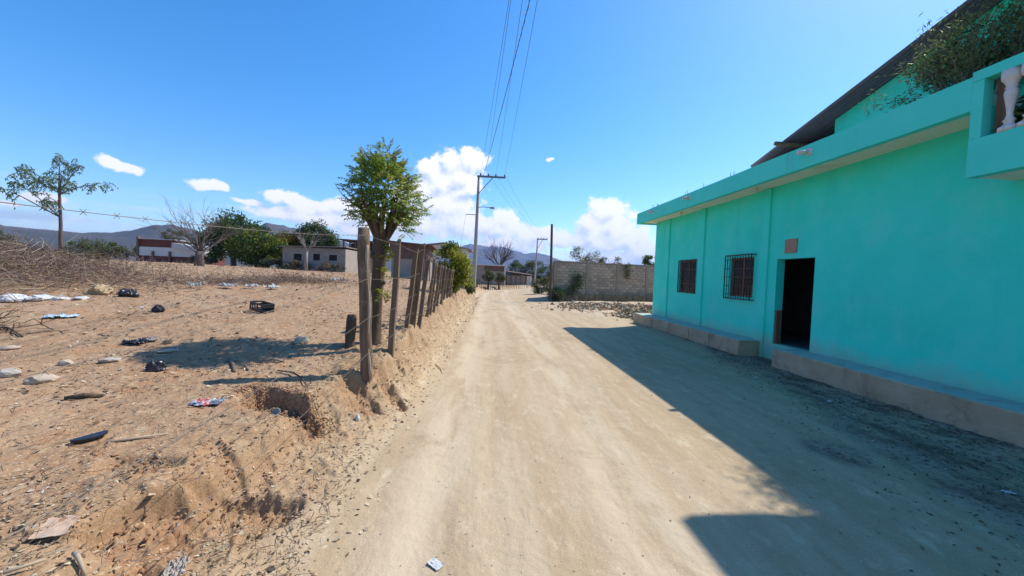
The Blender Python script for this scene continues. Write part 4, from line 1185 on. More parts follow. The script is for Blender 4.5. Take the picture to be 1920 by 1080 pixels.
leafy_tree('dusty shrub at the roadside by the block wall corner', (5.6, 38, gz(5.6, 38)), [(0, 0, .9, 1.0, .8, .9, 20)], ['gray_leaf', 'mid_leaf'], .08, .5, .16, 'shrub', 'shrub')
# behind the block wall
leafy_tree('feathery yellow-green tree showing over the block wall', (9.8, 38, .3), [(0, 0, 3.9, 1.5, 1, .9, 20), (1.1, 0, 3.5, .9, .8, .5, 9)], ['yellow_leaf', 'gray_leaf', 'gray_leaf', 'mid_leaf'], .1, 3.0, .15, per=55)
leafy_tree('low pale shrub tops showing over the middle of the block wall', (12.0, 36, .3), [(0, 0, 3.25, 1.4, .8, .4, 16)], ['gray_leaf', 'gray_leaf', 'mid_leaf'], .1, 2.4, .14, per=45)
leafy_tree('green shrub showing over the wall beside the turquoise house', (16.2, 36, .3), [(0, 0, 3.5, .9, .8, .5, 12)], ['dark_leaf', 'mid_leaf'], .1, 2.6, .17)
# climbers on the wall
def climber(label, pts_, w, n, mats, loc):
    root = thing('climbing_plant', label, 'climbing plant', loc)
    mb = MB(); mb.tube(pts_, .012, 5); mb.build('stem', M['twig'], root)
    A = np.array(pts_, float); t = rng.random(n) * (len(A) - 1); i = t.astype(int).clip(0, len(A) - 2); f = (t - i)[:, None]
    P = A[i] * (1 - f) + A[i + 1] * f + rng.normal(size=(n, 3)) * [w, .05, w * .7]
    leaves('foliage', P, rng.normal(size=(n, 3)) + [0, -.6, 0], .13, .08, [M[m_] for m_ in mats], root, None, rng.integers(0, len(mats), n))
climber('dark green creeper climbing the left part of the block wall', [(5.9, 28.2, .2), (6.4, 28.25, .8), (6.9, 28.35, 1.4), (7.05, 28.45, 2.1)], .28, 900, ['dark_leaf', 'dark_leaf', 'gray_leaf'], (5.9, 28.2, .2))
climber('small plant hanging over the middle of the block wall', [(11.25, 29.5, 3.15), (11.22, 29.45, 2.6), (11.2, 29.4, 2.0)], .16, 220, ['gray_leaf', 'mid_leaf'], (11.25, 29.5, 2.0))
leafy_tree('tangled weeds at the foot of the bare wooden pole', (5.2, 27.9, gz(5.2, 27.9)), [(0, 0, .5, .6, .4, .45, 16)], ['dark_leaf', 'gray_leaf'], .03, .3, .12, 'shrub', 'shrub')

# shrub growing on the roof terrace
def terrace_bush():
    loc = (7.35, 5.25, 4.46)
    root = thing('shrub', 'sprawling narrow-leaved shrub on the roof terrace of the turquoise house', 'shrub', loc)
    mb = MB(); tips = []
    for k in range(17):
        a = k * 2.399; d = V((math.cos(a) * .5 - .05, math.sin(a) * .5, 1.15))
        skeleton(mb, V(loc) + V((math.cos(a) * .12, math.sin(a) * .12, 0)), d, .82, .02, 2, .45, (3, 4), .72, .08, .14, tips, 5)
    mb.build('stems', M['pale_bark'], root)
    T = np.array([list(t[0]) for t in tips]); Dt = np.array([list(t[1]) for t in tips])
    k = 22
    P = np.repeat(T, k, 0) + rng.normal(size=(len(T) * k, 3)) * .07 - np.repeat(Dt, k, 0) * rng.uniform(0, .25, (len(T) * k, 1))
    D = np.repeat(Dt, k, 0) * .6 + rng.normal(size=P.shape) * .6
    sel = rng.random(len(P)) < min(1, 8000 / len(P))
    P, D = P[sel], D[sel]
    leaves('foliage', P, D, rng.uniform(.06, .115, len(P)), .02, [M['olive_leaf'], M['gray_leaf'], M['dark_leaf']], root, None, rng.choice(3, len(P), p=[.66, .16, .18]))
terrace_bush()
leafy_tree('dark potted foliage behind the white balusters of the balcony', (6.68, 3.75, 3.52), [(0, 0, .55, .2, .75, .45, 16)], ['dark_leaf', 'olive_leaf'], .02, .3, .10, 'shrub', 'shrub', per=70)
def weed(loc, label, n=14):
    root = thing('weed', label, 'weed', loc); mb = MB()
    for k in range(4):
        mb.tube([loc, V(loc) + V((random.uniform(-.08, .08), random.uniform(-.08, .08), random.uniform(.15, .28)))], [.006, .003], 4)
    mb.build('stem', M['twig'], root)
    P = np.array(loc) + rng.normal(size=(n * 3, 3)) * [.09, .09, .06] + [0, 0, .2]
    leaves('foliage', P, rng.normal(size=P.shape) + [0, 0, .3], .10, .045, M['dusty_leaf'], root)
weed((6.45, 14.2, 4.47), 'small weed sprouting on the far corner of the roof slab')

# ----------------------------------------------------------------- houses beyond the lot
M['pale_wall'] = mat('pale_block_wall', [(.29, .245, .20), (.36, .31, .255)], 1.2, 5, .9, .3, 20, .02, spots=((.25, .22, .18), 1.5, .55, .7, .7))
M['white_wall'] = mat('whitewashed_wall', [(.55, .53, .49), (.64, .62, .58)], 1., 5, .9, .2, 20, .02, spots=((.42, .38, .33), 1.4, .58, .72, .7))
M['board_wall'] = mat('brown_boards', [(.09, .055, .045), (.15, .095, .075), (.19, .125, .10)], 1.6, 5, .9, .3, 20, .02, stretch=(4, 4, .6))
M['red_wall'] = mat('maroon_sheet', [(.12, .035, .03), (.17, .06, .05)], 1.4, 5, .8, .2, 20, .01)
M['zinc'] = mat('zinc_sheet', [(.40, .40, .40), (.50, .50, .50)], 1.2, 5, .5, .1, 20, .01, spots=((.30, .25, .21), 1., .55, .7, .7), metal=.1)
M['dim'] = mat('unlit_opening', [(.02, .018, .016), (.04, .035, .03)], 3, 3, .9, 0)
M['slab'] = mat('concrete_slab', [(.24, .205, .17), (.31, .27, .23)], 1.5, 5, .9, .3, 20, .02)

def wall_holes(mb, x0, x1, z0, z1, y, holes, t=.2, mi=0):
    """wall facing -Y with window holes"""
    xs = sorted({x0, x1, *[h[0] for h in holes], *[h[1] for h in holes]}); zs = sorted({z0, z1, *[h[2] for h in holes], *[h[3] for h in holes]})
    for a, b in zip(xs, xs[1:]):
        for c, d in zip(zs, zs[1:]):
            cx, cz = (a + b) / 2, (c + d) / 2
            if any(h[0] < cx < h[1] and h[2] < cz < h[3] for h in holes): continue
            mb.add([(a, y, c), (b, y, c), (b, y, d), (a, y, d)], [(0, 1, 2, 3)], mi)
    for a, b, c, d in holes:
        mb.add([(a, y, c), (a, y + t, c), (a, y + t, d), (a, y, d)], [(3, 2, 1, 0)], mi); mb.add([(b, y, c), (b, y + t, c), (b, y + t, d), (b, y, d)], [(0, 1, 2, 3)], mi)
        mb.add([(a, y, c), (b, y, c), (b, y + t, c), (a, y + t, c)], [(3, 2, 1, 0)], mi); mb.add([(a, y, d), (b, y, d), (b, y + t, d), (a, y + t, d)], [(0, 1, 2, 3)], mi)

def gray_house():
    y = 44.; root = thing('block_house', 'low gray concrete block house with three dark window openings behind the lot', 'house', (-19.5, y, gz(-19.5, y) - .2))
    zb = 1.3; zt = 4.15; x0, x1 = -23.3, -16.35
    holes = [(-22.1, -21.2, 2.62, 3.42), (-19.95, -19.2, 2.75, 3.5), (-18.2, -17.3, 2.78, 3.45)]
    mb = MB(); wall_holes(mb, x0, x1, zb, zt, y, holes)
    mb.build('wall', M['pale_wall'], root)
    MB().box((x1 - .2, y + .002, zb), (x1, y + 6, zt)).build('wall', M['pale_wall'], root)
    MB().box((x0, y + .3, zb), (x0 + .2, y + 6, zt)).build('wall', M['pale_wall'], root)
    for a, b, c, d in holes:
        MB().box((a, y + .14, c), (b, y + .18, d)).build('window', M['dim'], root)
    # courses: every block of the front and of the sunny side is a piece
    w = .55; h = .26; protos = {}
    mats = [M['pale_wall'], M['slab'], M['pale_wall']]
    nrow = int((zt - 2.0) / h)
    for r in range(nrow):
        z = 2.0 + r * h
        nb = int((x1 - x0) / w)
        for k in range(nb):
            xa = x0 + .03 + k * w + (w / 2 if r % 2 else 0)
            if xa + w > x1: continue
            if any(not (xa + w < a or xa > b or z + h < c or z > d) for a, b, c, d in holes): continue
            v = random.randrange(3)
            if v not in protos:
                b_ = MB().box((0, -.02, 0), (w - .03, .0 - .001, h - .03)); me = b_.mesh('block'); me.materials.append(mats[v]); protos[v] = me
            o = bpy.data.objects.new('block', protos[v]); COL.objects.link(o); o.parent = root; o.location = V((xa, y - .001, z)) - root.location
    MB().hexa([(x0 - .3, y - .35, zt), (x1 + .15, y - .35, zt + .2), (x1 + .15, y + 6.3, zt + .2), (x0 - .3, y + 6.3, zt), (x0 - .3, y - .35, zt + .08), (x1 + .15, y - .35, zt + .28), (x1 + .15, y + 6.3, zt + .28), (x0 - .3, y + 6.3, zt + .08)]).build('roof', M['slab'], root)
gray_house()

def frame_house():
    y = 50.; root = thing('unfinished_house', 'unfinished upper floor on bare posts under a dark roof behind the block house', 'house', (-17.5, y, 1.8))
    MB().box((-19.2, y, 1.2), (-15.0, y + 4, 4.3)).build('wall', M['pale_wall'], root)
    for x in (-19.0, -18.2, -17.5, -16.6, -15.8, -15.2): MB().box((x, y + .1, 4.3), (x + .16, y + .26, 5.55)).build('post', M['post2'], root)
    MB().box((-19.0, y + 3, 4.3), (-15.0, y + 3.1, 5.5)).build('back_wall', M['board_wall'], root)
    MB().hexa([(-19.5, y - .4, 5.68), (-14.5, y - .4, 5.50), (-14.5, y + 4, 5.45), (-19.5, y + 4, 5.6), (-19.5, y - .4, 5.80), (-14.5, y - .4, 5.62), (-14.5, y + 4, 5.57), (-19.5, y + 4, 5.72)]).build('roof', M['board_wall'], root)
frame_house()

def red_house():
    y = 55.; root = thing('roadside_building', 'distant low building with maroon and white stripes and a white sloping roof', 'building', (-44, y, 1.7))
    x0, x1 = -48.2, -40.3
    MB().box((x0, y, 1.0), (x1, y + 5, 2.75)).build('lower_wall', M['red_wall'], root)
    MB().box((x0 - .02, y - .05, 2.753), (x1 + .05, y + 5, 3.95)).build('white_band', M['white_wall'], root)
    MB().box((x0, y + .05, 3.953), (-43.7, y + 5, 5.0)).build('upper_wall', M['red_wall'], root)
    MB().box((x0 - .25, y - .2, 1.0), (x0 - .03, y + .2, 5.3)).build('corner_post', M['post2'], root)
    MB().hexa([(-43.69, y - .4, 3.98), (x1 + .6, y - .4, 3.2), (x1 + .6, y + 5, 3.6), (-43.69, y + 5, 4.6), (-43.69, y - .4, 4.62), (x1 + .6, y - .4, 4.1), (x1 + .6, y + 5, 4.2), (-43.69, y + 5, 4.75)]).build('side_roof', M['zinc'], root)
    MB().box((x0 - .3, y - .15, 5.003), (-43.4, y + 5.2, 5.1)).build('roof', M['zinc'], root)
    for x in (-46.4, -44.2): MB().box((x, y - .3, 1.2), (x + .2, y - .1, 3.4)).build('post', M['post2'], root)
red_house()

def shack():
    y = 37.; root = thing('plank_shack', 'two storey brown plank shack on a pale block base behind the fence', 'shack', (-7.5, y, .9))
    MB().box((-9.4, y, .3), (-6.1, y + 4, 3.1)).build('base_wall', M['pale_wall'], root)
    for k in range(14):
        x = -9.6 + k * .262
        MB().box((x, y - .08 + random.uniform(-.02, .02), 3.1 + random.uniform(0, .1)), (x + .25, y - .03, 4.62 - .012 * k)).build('plank', M['board_wall'], root)
    MB().box((-9.55, y - .02, 3.103), (-6.0, y + 4, 4.4)).build('upper_wall', M['board_wall'], root)
    for k in range(5):
        x = -6.45 + k * .2
        MB().box((x, y - .6, .6), (x + .09, y - .5, 4.2 - .05 * k)).build('post', M['post2'], root)
    MB().hexa([(-10.0, y - .6, 4.72), (-5.4, y - .6, 4.42), (-5.4, y + 4, 4.2), (-10, y + 4, 4.5), (-10.0, y - .6, 4.80), (-5.4, y - .6, 4.5), (-5.4, y + 4, 4.28), (-10, y + 4, 4.58)]).build('roof', M['board_wall'], root)
shack()

def white_house():
    y = 48.; root = thing('white_house', 'whitewashed two storey house with low pitched gray roof and dark arched window', 'house', (-5.3, y, .9))
    x0, x1 = -8.2, -2.75; hole = [(-6.0, -4.9, 3.75, 4.55)]
    mb = MB(); wall_holes(mb, x0, x1, .3, 5.15, y, hole, .2)
    mb.add([(x0, y, 5.15), (x1, y, 5.15), (x0 + 2.5, y, 5.55)], [(0, 1, 2)])
    mb.build('wall', M['white_wall'], root)
    MB().box((x1 - .2, y + .002, .3), (x1, y + 6, 5.0)).build('wall', M['white_wall'], root)
    MB().box((-6.0, y + .15, 3.75), (-4.9, y + .19, 4.55)).build('window', M['dim'], root)
    ar = MB(); n = 10
    pts = [(-5.45 + .62 * math.cos(math.pi * k / n), y - .04, 4.5 + .3 * math.sin(math.pi * k / n)) for k in range(n + 1)]
    ar.tube(pts, .06, 6); ar.build('window_arch', M['slab'], root)
    MB().box((x0 - .1, y - .25, 3.1), (x1 + .1, y - .003, 3.22)).build('floor_band', M['slab'], root)
    r = MB()
    r.hexa([(x0 - .4, y - .5, 5.2), (x0 + 2.5, y - .5, 5.62), (x0 + 2.5, y + 6, 5.62), (x0 - .4, y + 6, 5.2), (x0 - .4, y - .5, 5.3), (x0 + 2.5, y - .5, 5.72), (x0 + 2.5, y + 6, 5.72), (x0 - .4, y + 6, 5.3)])
    r.hexa([(x0 + 2.502, y - .5, 5.62), (x1 + .6, y - .5, 4.85), (x1 + .6, y + 6, 4.85), (x0 + 2.502, y + 6, 5.62), (x0 + 2.502, y - .5, 5.72), (x1 + .6, y - .5, 4.95), (x1 + .6, y + 6, 4.95), (x0 + 2.502, y + 6, 5.72)])
    r.build('roof', M['slab'], root)
white_house()

def long_house():
    y = 60.; root = thing('long_house', 'long low gray building with white roof edge beyond the lamp pole', 'house', (-.5, y, .2))
    MB().box((-4.2, y, -.3), (2.6, y + 5, 3.3)).build('wall', M['pale_wall'], root)
    MB().box((-4.5, y - .5, 3.303), (3.0, y + 5.2, 3.5)).build('roof', M['white_wall'], root)
    MB().box((-.6, y - .06, 2.45), (2.5, y - .003, 3.25)).build('shutter', M['board_wall'], root)
    MB().box((2.6, y - .3, .0), (2.8, y - .1, 3.3)).build('post', M['white_wall'], root)
long_house()
def low_shack():
    y = 62.; root = thing('low_shack', 'low brown roofed shack with white end wall at the road bend', 'shack', (5, y, .1))
    MB().box((2.85, y, -.3), (7.2, y + 4, 1.9)).build('wall', M['pale_wall'], root)
    MB().box((6.45, y - .25, -.3), (7.3, y - .003, 1.85)).build('end_wall', M['white_wall'], root)
    for k in range(5): MB().box((3.0 + k * .8, y - .2, 0), (3.12 + k * .8, y - .08, 2.0)).build('post', M['post2'], root)
    MB().hexa([(2.83, y - .7, 2.42), (7.5, y - .7, 1.9), (7.5, y + 4, 2.1), (2.83, y + 4, 2.62), (2.83, y - .7, 2.55), (7.5, y - .7, 2.03), (7.5, y + 4, 2.23), (2.83, y + 4, 2.75)]).build('roof', M['board_wall'], root)
low_shack()

def stick_fence():
    root = thing('stick_fence', 'rough fence of uneven upright sticks following the road bend', 'fence', (-1.3, 34, .5))
    pts = [(-1.6, 33.5), (-1.1, 40), (.1, 43.8), (1.9, 47.3), (3.6, 50.5), (5.3, 53), (6.6, 55.2)]
    P = np.array(pts); seg = np.r_[0, np.cumsum(np.hypot(*np.diff(P, axis=0).T))]
    n = 44; tops = []
    for k in range(n):
        s = seg[-1] * (k + random.uniform(-.25, .25)) / (n - 1); s = min(max(s, 0), seg[-1])
        x = float(np.interp(s, seg, P[:, 0])); y = float(np.interp(s, seg, P[:, 1])); z = gz(x, y)
        h = random.uniform(1.1, 1.9) 
        MB().tube([(x, y, z - .2), (x + random.uniform(-.12, .12), y, z + h)], [.035, .022], 6).build('stick', M[random.choice(['post2', 'bark', 'bark'])], root)
        tops.append((x, y, z))
    for hh in (.5, 1.0):
        MB().tube([(x, y - .05, z + hh) for x, y, z in tops], .008, 4).build('wire', M['wire'], root)
stick_fence()

# ----------------------------------------------------------------- litter, stones and rubbish
def twigs(name, P, D, L, r, mats, mi=None, parent=None, loc=None, bend=.15):
    P = np.asarray(P, float); n = len(P); D = unit(np.asarray(D, float)); L = np.broadcast_to(L, (n,))[:, None]; r = np.broadcast_to(r, (n,))[:, None]
    a = unit(np.cross(D, rng.normal(size=(n, 3)))); b = np.cross(D, a)
    off = a * L * rng.normal(size=(n, 1)) * bend
    rings = []
    for p, k in ((P, 1.), (P + D * L * .5 + off, .85), (P + D * L, .5)):
        for j in range(3):
            t = 2.0944 * j
            rings.append(p + (a * math.cos(t) + b * math.sin(t)) * r * k)
    vs = np.stack(rings, 1).reshape(-1, 3)
    k = np.arange(n)[:, None] * 9
    q = []
    for i in (0, 3):
        for j in range(3): q.append(k + [i + j, i + (j + 1) % 3, i + 3 + (j + 1) % 3, i + 3 + j])
    f = np.stack(q, 1).reshape(-1, 4)
    return place(name, np_mesh(name, vs, f, None if mi is None else np.repeat(mi, 6)), mats, parent, loc)

def polar_xy(n, a0, a1, r0, r1, p=1.0):
    a = np.radians(rng.uniform(a0, a1, n)); r = r0 * (r1 / r0) ** (rng.random(n) ** p)
    return r * np.sin(a), r * np.cos(a)

def on_lot(n, r0=1.6, r1=26):
    x, y = polar_xy(n, -70, 2, r0, r1)
    k = x < toe(y) - .12
    return x[k], y[k]

M['clod'] = mat('soil_clod', [(.40, .25, .13), (.48, .33, .19)], 20, 4, .95, .3, 40, .005)
M['red_clod'] = mat('red_clod', [(.27, .13, .065), (.36, .20, .105)], 20, 4, .95, .3, 40, .005)
def lay_litter():
    clump = lambda x, y, s, lo: fbm(x, y, s, 3) > lo
    # leaf scraps lying on the lot
    x, y = on_lot(76000, 1.6, 36); k = (fbm(x, y, .8, 3) + rng.normal(size=len(x)) * .25 > .0); x, y = x[k], y[k]
    z = H(x, y) + .004
    n = len(x); a = rng.uniform(0, 6.283, n)
    D = np.stack([np.cos(a), np.sin(a), rng.normal(size=n) * .22], 1); N = np.stack([rng.normal(size=n) * .3, rng.normal(size=n) * .3, np.ones(n)], 1)
    L = (.006 + .056 * rng.random(n) ** 2.6) * np.clip(.35 + np.hypot(x, y) * .13, .65, 3.2)
    o = leaves('leaf_litter', np.stack([x, y, z], 1), D, L, L * rng.uniform(.25, .7, n), [M['lit_pale'], M['lit_brown'], M['lit_dark'], M['white_plastic']], None, (0, 0, 0), rng.choice(4, n, p=[.34, .37, .276, .014]), N, -.15)
    tag(o, 'dry leaf scraps scattered over the bare lot', kind='stuff')
    y = 2 + 28 * rng.random(11000) ** .8; x = toe(y) - rng.uniform(-.2, 1.1, len(y)) ; n = len(x); a = rng.uniform(0, 6.283, n)
    D = np.stack([np.cos(a), np.sin(a), rng.normal(size=n) * .3], 1); N = np.stack([rng.normal(size=n) * .5, rng.normal(size=n) * .5, np.ones(n)], 1); L = (.006 + .055 * rng.random(n) ** 3) * (1 + y * .04)
    o = leaves('bank_litter', np.stack([x, y, H(x, y) + .004], 1), D, L, L * rng.uniform(.12, .75, n), [M['lit_pale'], M['lit_brown'], M['lit_dark']], None, (0, 0, 0), rng.choice(3, n, p=[.55, .36, .09]), N, -.15)
    tag(o, 'dry leaf scraps and chaff on the road bank', kind='stuff')
    # straw and fine twigs
    x, y = on_lot(9000, 1.6, 20); z = H(x, y) + .006; n = len(x); a = rng.uniform(0, 6.283, n)
    D = np.stack([np.cos(a), np.sin(a), np.abs(rng.normal(size=n)) * .12], 1)
    o = twigs('straw', np.stack([x, y, z], 1), D, rng.uniform(.04, .16, n), rng.uniform(.0012, .0026, n), [M['twig_pale'], M['twig'], M['lit_dark']], rng.choice(3, n, p=[.45, .35, .2]), None, (0, 0, 0))
    tag(o, 'dry straw and fine twigs on the lot and bank', kind='stuff')
    # rooted dry grass on the bank and lot edge
    y = rng.uniform(1.8, 30, 5200); x = toe(y) - rng.uniform(.05, 1.5, len(y)); k = fbm(x, y, 1.4, 3) > -.02; x, y = x[k], y[k]; n = len(x)
    D = np.stack([rng.normal(size=n) * .8, rng.normal(size=n) * .8, rng.uniform(.2, .9, n)], 1)
    o = twigs('dry_grass', np.stack([x, y, H(x, y) - .005], 1), D, rng.uniform(.05, .2, n), .0015, [M['twig_pale'], M['straw']], rng.integers(0, 2, n), None, (0, 0, 0), .25)
    tag(o, 'dry grass stubble along the road bank', kind='stuff')
    # pebbles: lot, bank and road
    ico = [(0, 0, 1), (.89, 0, .45), (.28, .85, .45), (-.72, .53, .45), (-.72, -.53, .45), (.28, -.85, .45), (.72, .53, -.45), (-.28, .85, -.45), (-.89, 0, -.45), (-.28, -.85, -.45), (.72, -.53, -.45), (0, 0, -1)]
    icf = [(0, 1, 2), (0, 2, 3), (0, 3, 4), (0, 4, 5), (0, 5, 1), (1, 6, 2), (2, 7, 3), (3, 8, 4), (4, 9, 5), (5, 10, 1), (6, 7, 2), (7, 8, 3), (8, 9, 4), (9, 10, 5), (10, 6, 1), (11, 7, 6), (11, 8, 7), (11, 9, 8), (11, 10, 9), (11, 6, 10)]
    I = np.array(ico); Fc = np.array(icf)
    def pebbles(name, x, y, s, mats, label, mi, flat=.6):
        n = len(x); z = H(x, y)
        sc = s[:, None] * rng.uniform(.7, 1.3, (n, 3)) * [1, 1, flat]
        a = rng.uniform(0, 6.28, n); ca, sa = np.cos(a)[:, None], np.sin(a)[:, None]
        jit = I[None] * (1 + rng.normal(size=(n, 12, 1)) * .16)
        px, py, pz = (jit * sc[:, None]).transpose(2, 0, 1)
        vs = np.stack([px * ca - py * sa + x[:, None], px * sa + py * ca + y[:, None], pz + (z + s * .15)[:, None]], -1).reshape(-1, 3)
        f = (np.arange(n)[:, None, None] * 12 + Fc[None]).reshape(-1, 3)
        tag(place(name, np_mesh(name, vs, f, np.repeat(mi, 20)), mats, None, (0, 0, 0)), label, kind='stuff')
    x, y = on_lot(4200, 1.6, 22); pebbles('pebbles', x, y, rng.uniform(.003, .011, len(x)) * (1 + (rng.random(len(x)) < .04) * 1.2), [M['stone'], M['stone_brown'], M['stone_gray']], 'small stones scattered over the lot', rng.choice(3, len(x), p=[.55, .38, .07]))
    y = rng.uniform(1.8, 12, 1100) ** 1.0; x = toe(y) - rng.uniform(.0, .95, len(y)); pebbles('clods', x, y, rng.uniform(.005, .015, len(x)) * 1, [M['clod'], M['sack'], M['stone']], 'crumbled soil clods along the bank', rng.choice(3, len(x), p=[.3, .5, .2]), .8)
    px_, py_ = [], []
    for cx, cy, ra, rb, ang, dep in PITS:
        m_ = int(260 * ra * (1 + 3.4 * (dep > .2))); a = rng.normal(size=m_) * ra * .55; b = rng.normal(size=m_) * rb * .7
        px_.append(cx + a * math.cos(ang) - b * math.sin(ang)); py_.append(cy + a * math.sin(ang) + b * math.cos(ang))
    x, y = np.concatenate(px_), np.concatenate(py_)
    pebbles('pit_clods', x, y, rng.uniform(.005, .017, len(x)), [M['red_clod'], M['clod'], M['stone_brown']], 'reddish soil clods in the washed out pits of the bank', rng.choice(3, len(x), p=[.6, .3, .1]), .85)
    cx, cy, ra, rb, ang, dep = PITS[0]
    m_ = 4200; a = rng.uniform(-1.05, 1.05, m_) * ra; b = rng.normal(size=m_) * rb * .55 + rb * .3
    x, y = cx + a * math.cos(ang) - b * math.sin(ang), cy + a * math.sin(ang) + b * math.cos(ang)
    pebbles('pit_crumbs', x, y, .003 + .011 * rng.random(m_) ** 2, [M['red_clod'], M['clod'], M['lit_brown']], 'crumbling reddish soil on the wall of the washed out pit', rng.choice(3, m_, p=[.55, .2, .25]), .9)
    x, y = polar_xy(520, -25, 62, 2, 20); k = (x > toe(y) + .1) & (x < 6.2); x, y = x[k], y[k]
    pebbles('road_pebbles', x, y, rng.uniform(.004, .010, len(x)), [M['stone'], M['sack']], 'small stones on the dirt road', rng.integers(0, 2, len(x)))
    # scraps in the dark dirt by the plinth
    y = rng.uniform(1.5, 9, 4600); x = 6.33 - np.abs(rng.normal(size=len(y))) * np.interp(y, [1, 4, 8], [1.5, 1.1, .5]); n = len(x); a = rng.uniform(0, 6.283, n)
    D = np.stack([np.cos(a), np.sin(a), rng.normal(size=n) * .2], 1); N = np.stack([rng.normal(size=n) * .3, rng.normal(size=n) * .3, np.ones(n)], 1); L = rng.uniform(.015, .05, n)
    o = leaves('leaf_scraps', np.stack([x, y, H(x, y) + .004], 1), D, L, L * rng.uniform(.25, .6, n), [M['lit_dark'], M['lit_brown'], M['lit_pale']], None, (0, 0, 0), rng.choice(3, n, p=[.72, .18, .10]), N, -.15)
    tag(o, 'dark leaf scraps in the dirt along the plinth', kind='stuff')
    # dry grass at the foot of the block wall
    s = rng.uniform(.3, 11, 3000); n = len(s); x = 5.02 + s * .975; y = 28.3 + s * .222 - np.abs(rng.normal(size=n)) * .35 - .08
    D = np.stack([rng.normal(size=n) * .35, rng.normal(size=n) * .35, np.ones(n)], 1)
    o = twigs('wall_grass', np.stack([x, y, H(x, y) - .02], 1), D, rng.uniform(.25, .75, n), .006, [M['twig_pale'], M['straw'], M['twig']], rng.choice(3, n), None, (0, 0, 0), .2)
    tag(o, 'dry grass standing along the foot of the block wall', kind='stuff')
    # dry weeds on the back of the lot
    x, y = polar_xy(3200, -62, -12, 13, 45); k = (x < lip(y) - 1) & (fbm(x, y, .35, 3) > -.02); x, y = x[k], y[k]; n = len(x)
    D = np.stack([rng.normal(size=n) * .6, rng.normal(size=n) * .6, np.ones(n)], 1)
    o = twigs('dry_weeds', np.stack([x, y, H(x, y) - .02], 1), D, rng.uniform(.08, .38, n), .004, [M['twig_pale'], M['twig'], M['twig_purple']], rng.choice(3, n), None, (0, 0, 0), .25)
    tag(o, 'dry weed stalks over the back of the lot', kind='stuff')
lay_litter()

def brush(name, label, c, ex, h, n, L, mats, ang=0., cat='brush pile', flat=.5, r=.006):
    """heap of cut dry branches"""
    q = rng.normal(size=(n, 2)) * .45
    ca, sa = math.cos(ang), math.sin(ang)
    x = c[0] + q[:, 0] * ex[0] * ca - q[:, 1] * ex[1] * sa; y = c[1] + q[:, 0] * ex[0] * sa + q[:, 1] * ex[1] * ca
    dome = np.exp(-(q ** 2).sum(1) * 2.2)
    z = H(x, y) + dome * h * rng.random(n)
    D = rng.normal(size=(n, 3)) * [1, 1, flat] + [0, 0, .12]
    o = twigs(name, np.stack([x, y, z], 1), D, rng.uniform(.4, 1., n) * L, rng.uniform(.4, 1., n) * r, [M[m_] for m_ in mats], rng.integers(0, len(mats), n), None, (c[0], c[1], gz(*c)), .2)
    return tag(o, label, cat)
brush('brush_pile', 'large tangled pile of dry gray brush at the left edge of the lot', (-10.6, 8.8), (3.4, 3.4), .75, 5200, .75, ['twig', 'twig_pale', 'twig_purple', 'twig'], .2)
brush('brush_pile', 'long low strip of purplish dry brush across the middle of the lot', (-7.0, 12.6), (3.4, .8), .22, 2000, .45, ['twig_purple', 'twig', 'twig_purple', 'twig_pale'], 1.15, r=.006)
brush('brush_pile', 'small heap of dark sticks left of the bent root, in front of the big pile', (-6.9, 5.1), (.9, .35), .08, 420, .5, ['twig', 'lit_dark'], .1, r=.008)
brush('brush_pile', 'low dry scrub heap behind the big pile at the far left', (-20.5, 15.2), (4.0, 2.2), 1.0, 2400, .9, ['twig', 'twig_pale', 'twig_purple'], 0., r=.009)

def stone_mesh(seed, sx, sy, sz, sub=2):
    bm = bmesh.new(); bmesh.ops.create_icosphere(bm, subdivisions=sub, radius=1)
    r = random.Random(seed)
    o = V((r.uniform(0, 50), r.uniform(0, 50), r.uniform(0, 50)))
    from mathutils import noise as mn
    for v in bm.verts:
        k = 1 + .32 * mn.noise(v.co * 1.3 + o) + .12 * mn.noise(v.co * 3.7 + o)
        v.co = V((v.co.x * sx, v.co.y * sy, v.co.z * sz)) * k
    me = bpy.data.meshes.new('stone'); bm.to_mesh(me); bm.free()
    return me
def stone(x, y, sx, sy, sz, m_, label, name='stone', cat='stone', rot=0., seed=None, group=None, tilt=0., dz=.0):
    sx, sy = sx * .66, sy * .66
    me = stone_mesh(seed if seed is not None else int(abs(x * 100 + y * 17)), sx, sy, sz)
    me.materials.append(M[m_]); o = bpy.data.objects.new(name, me); COL.objects.link(o)
    o.location = (x, y, gz(x, y) + sz * .55 + dz); o.rotation_euler = (tilt, 0, rot)
    return tag(o, label, cat, group)

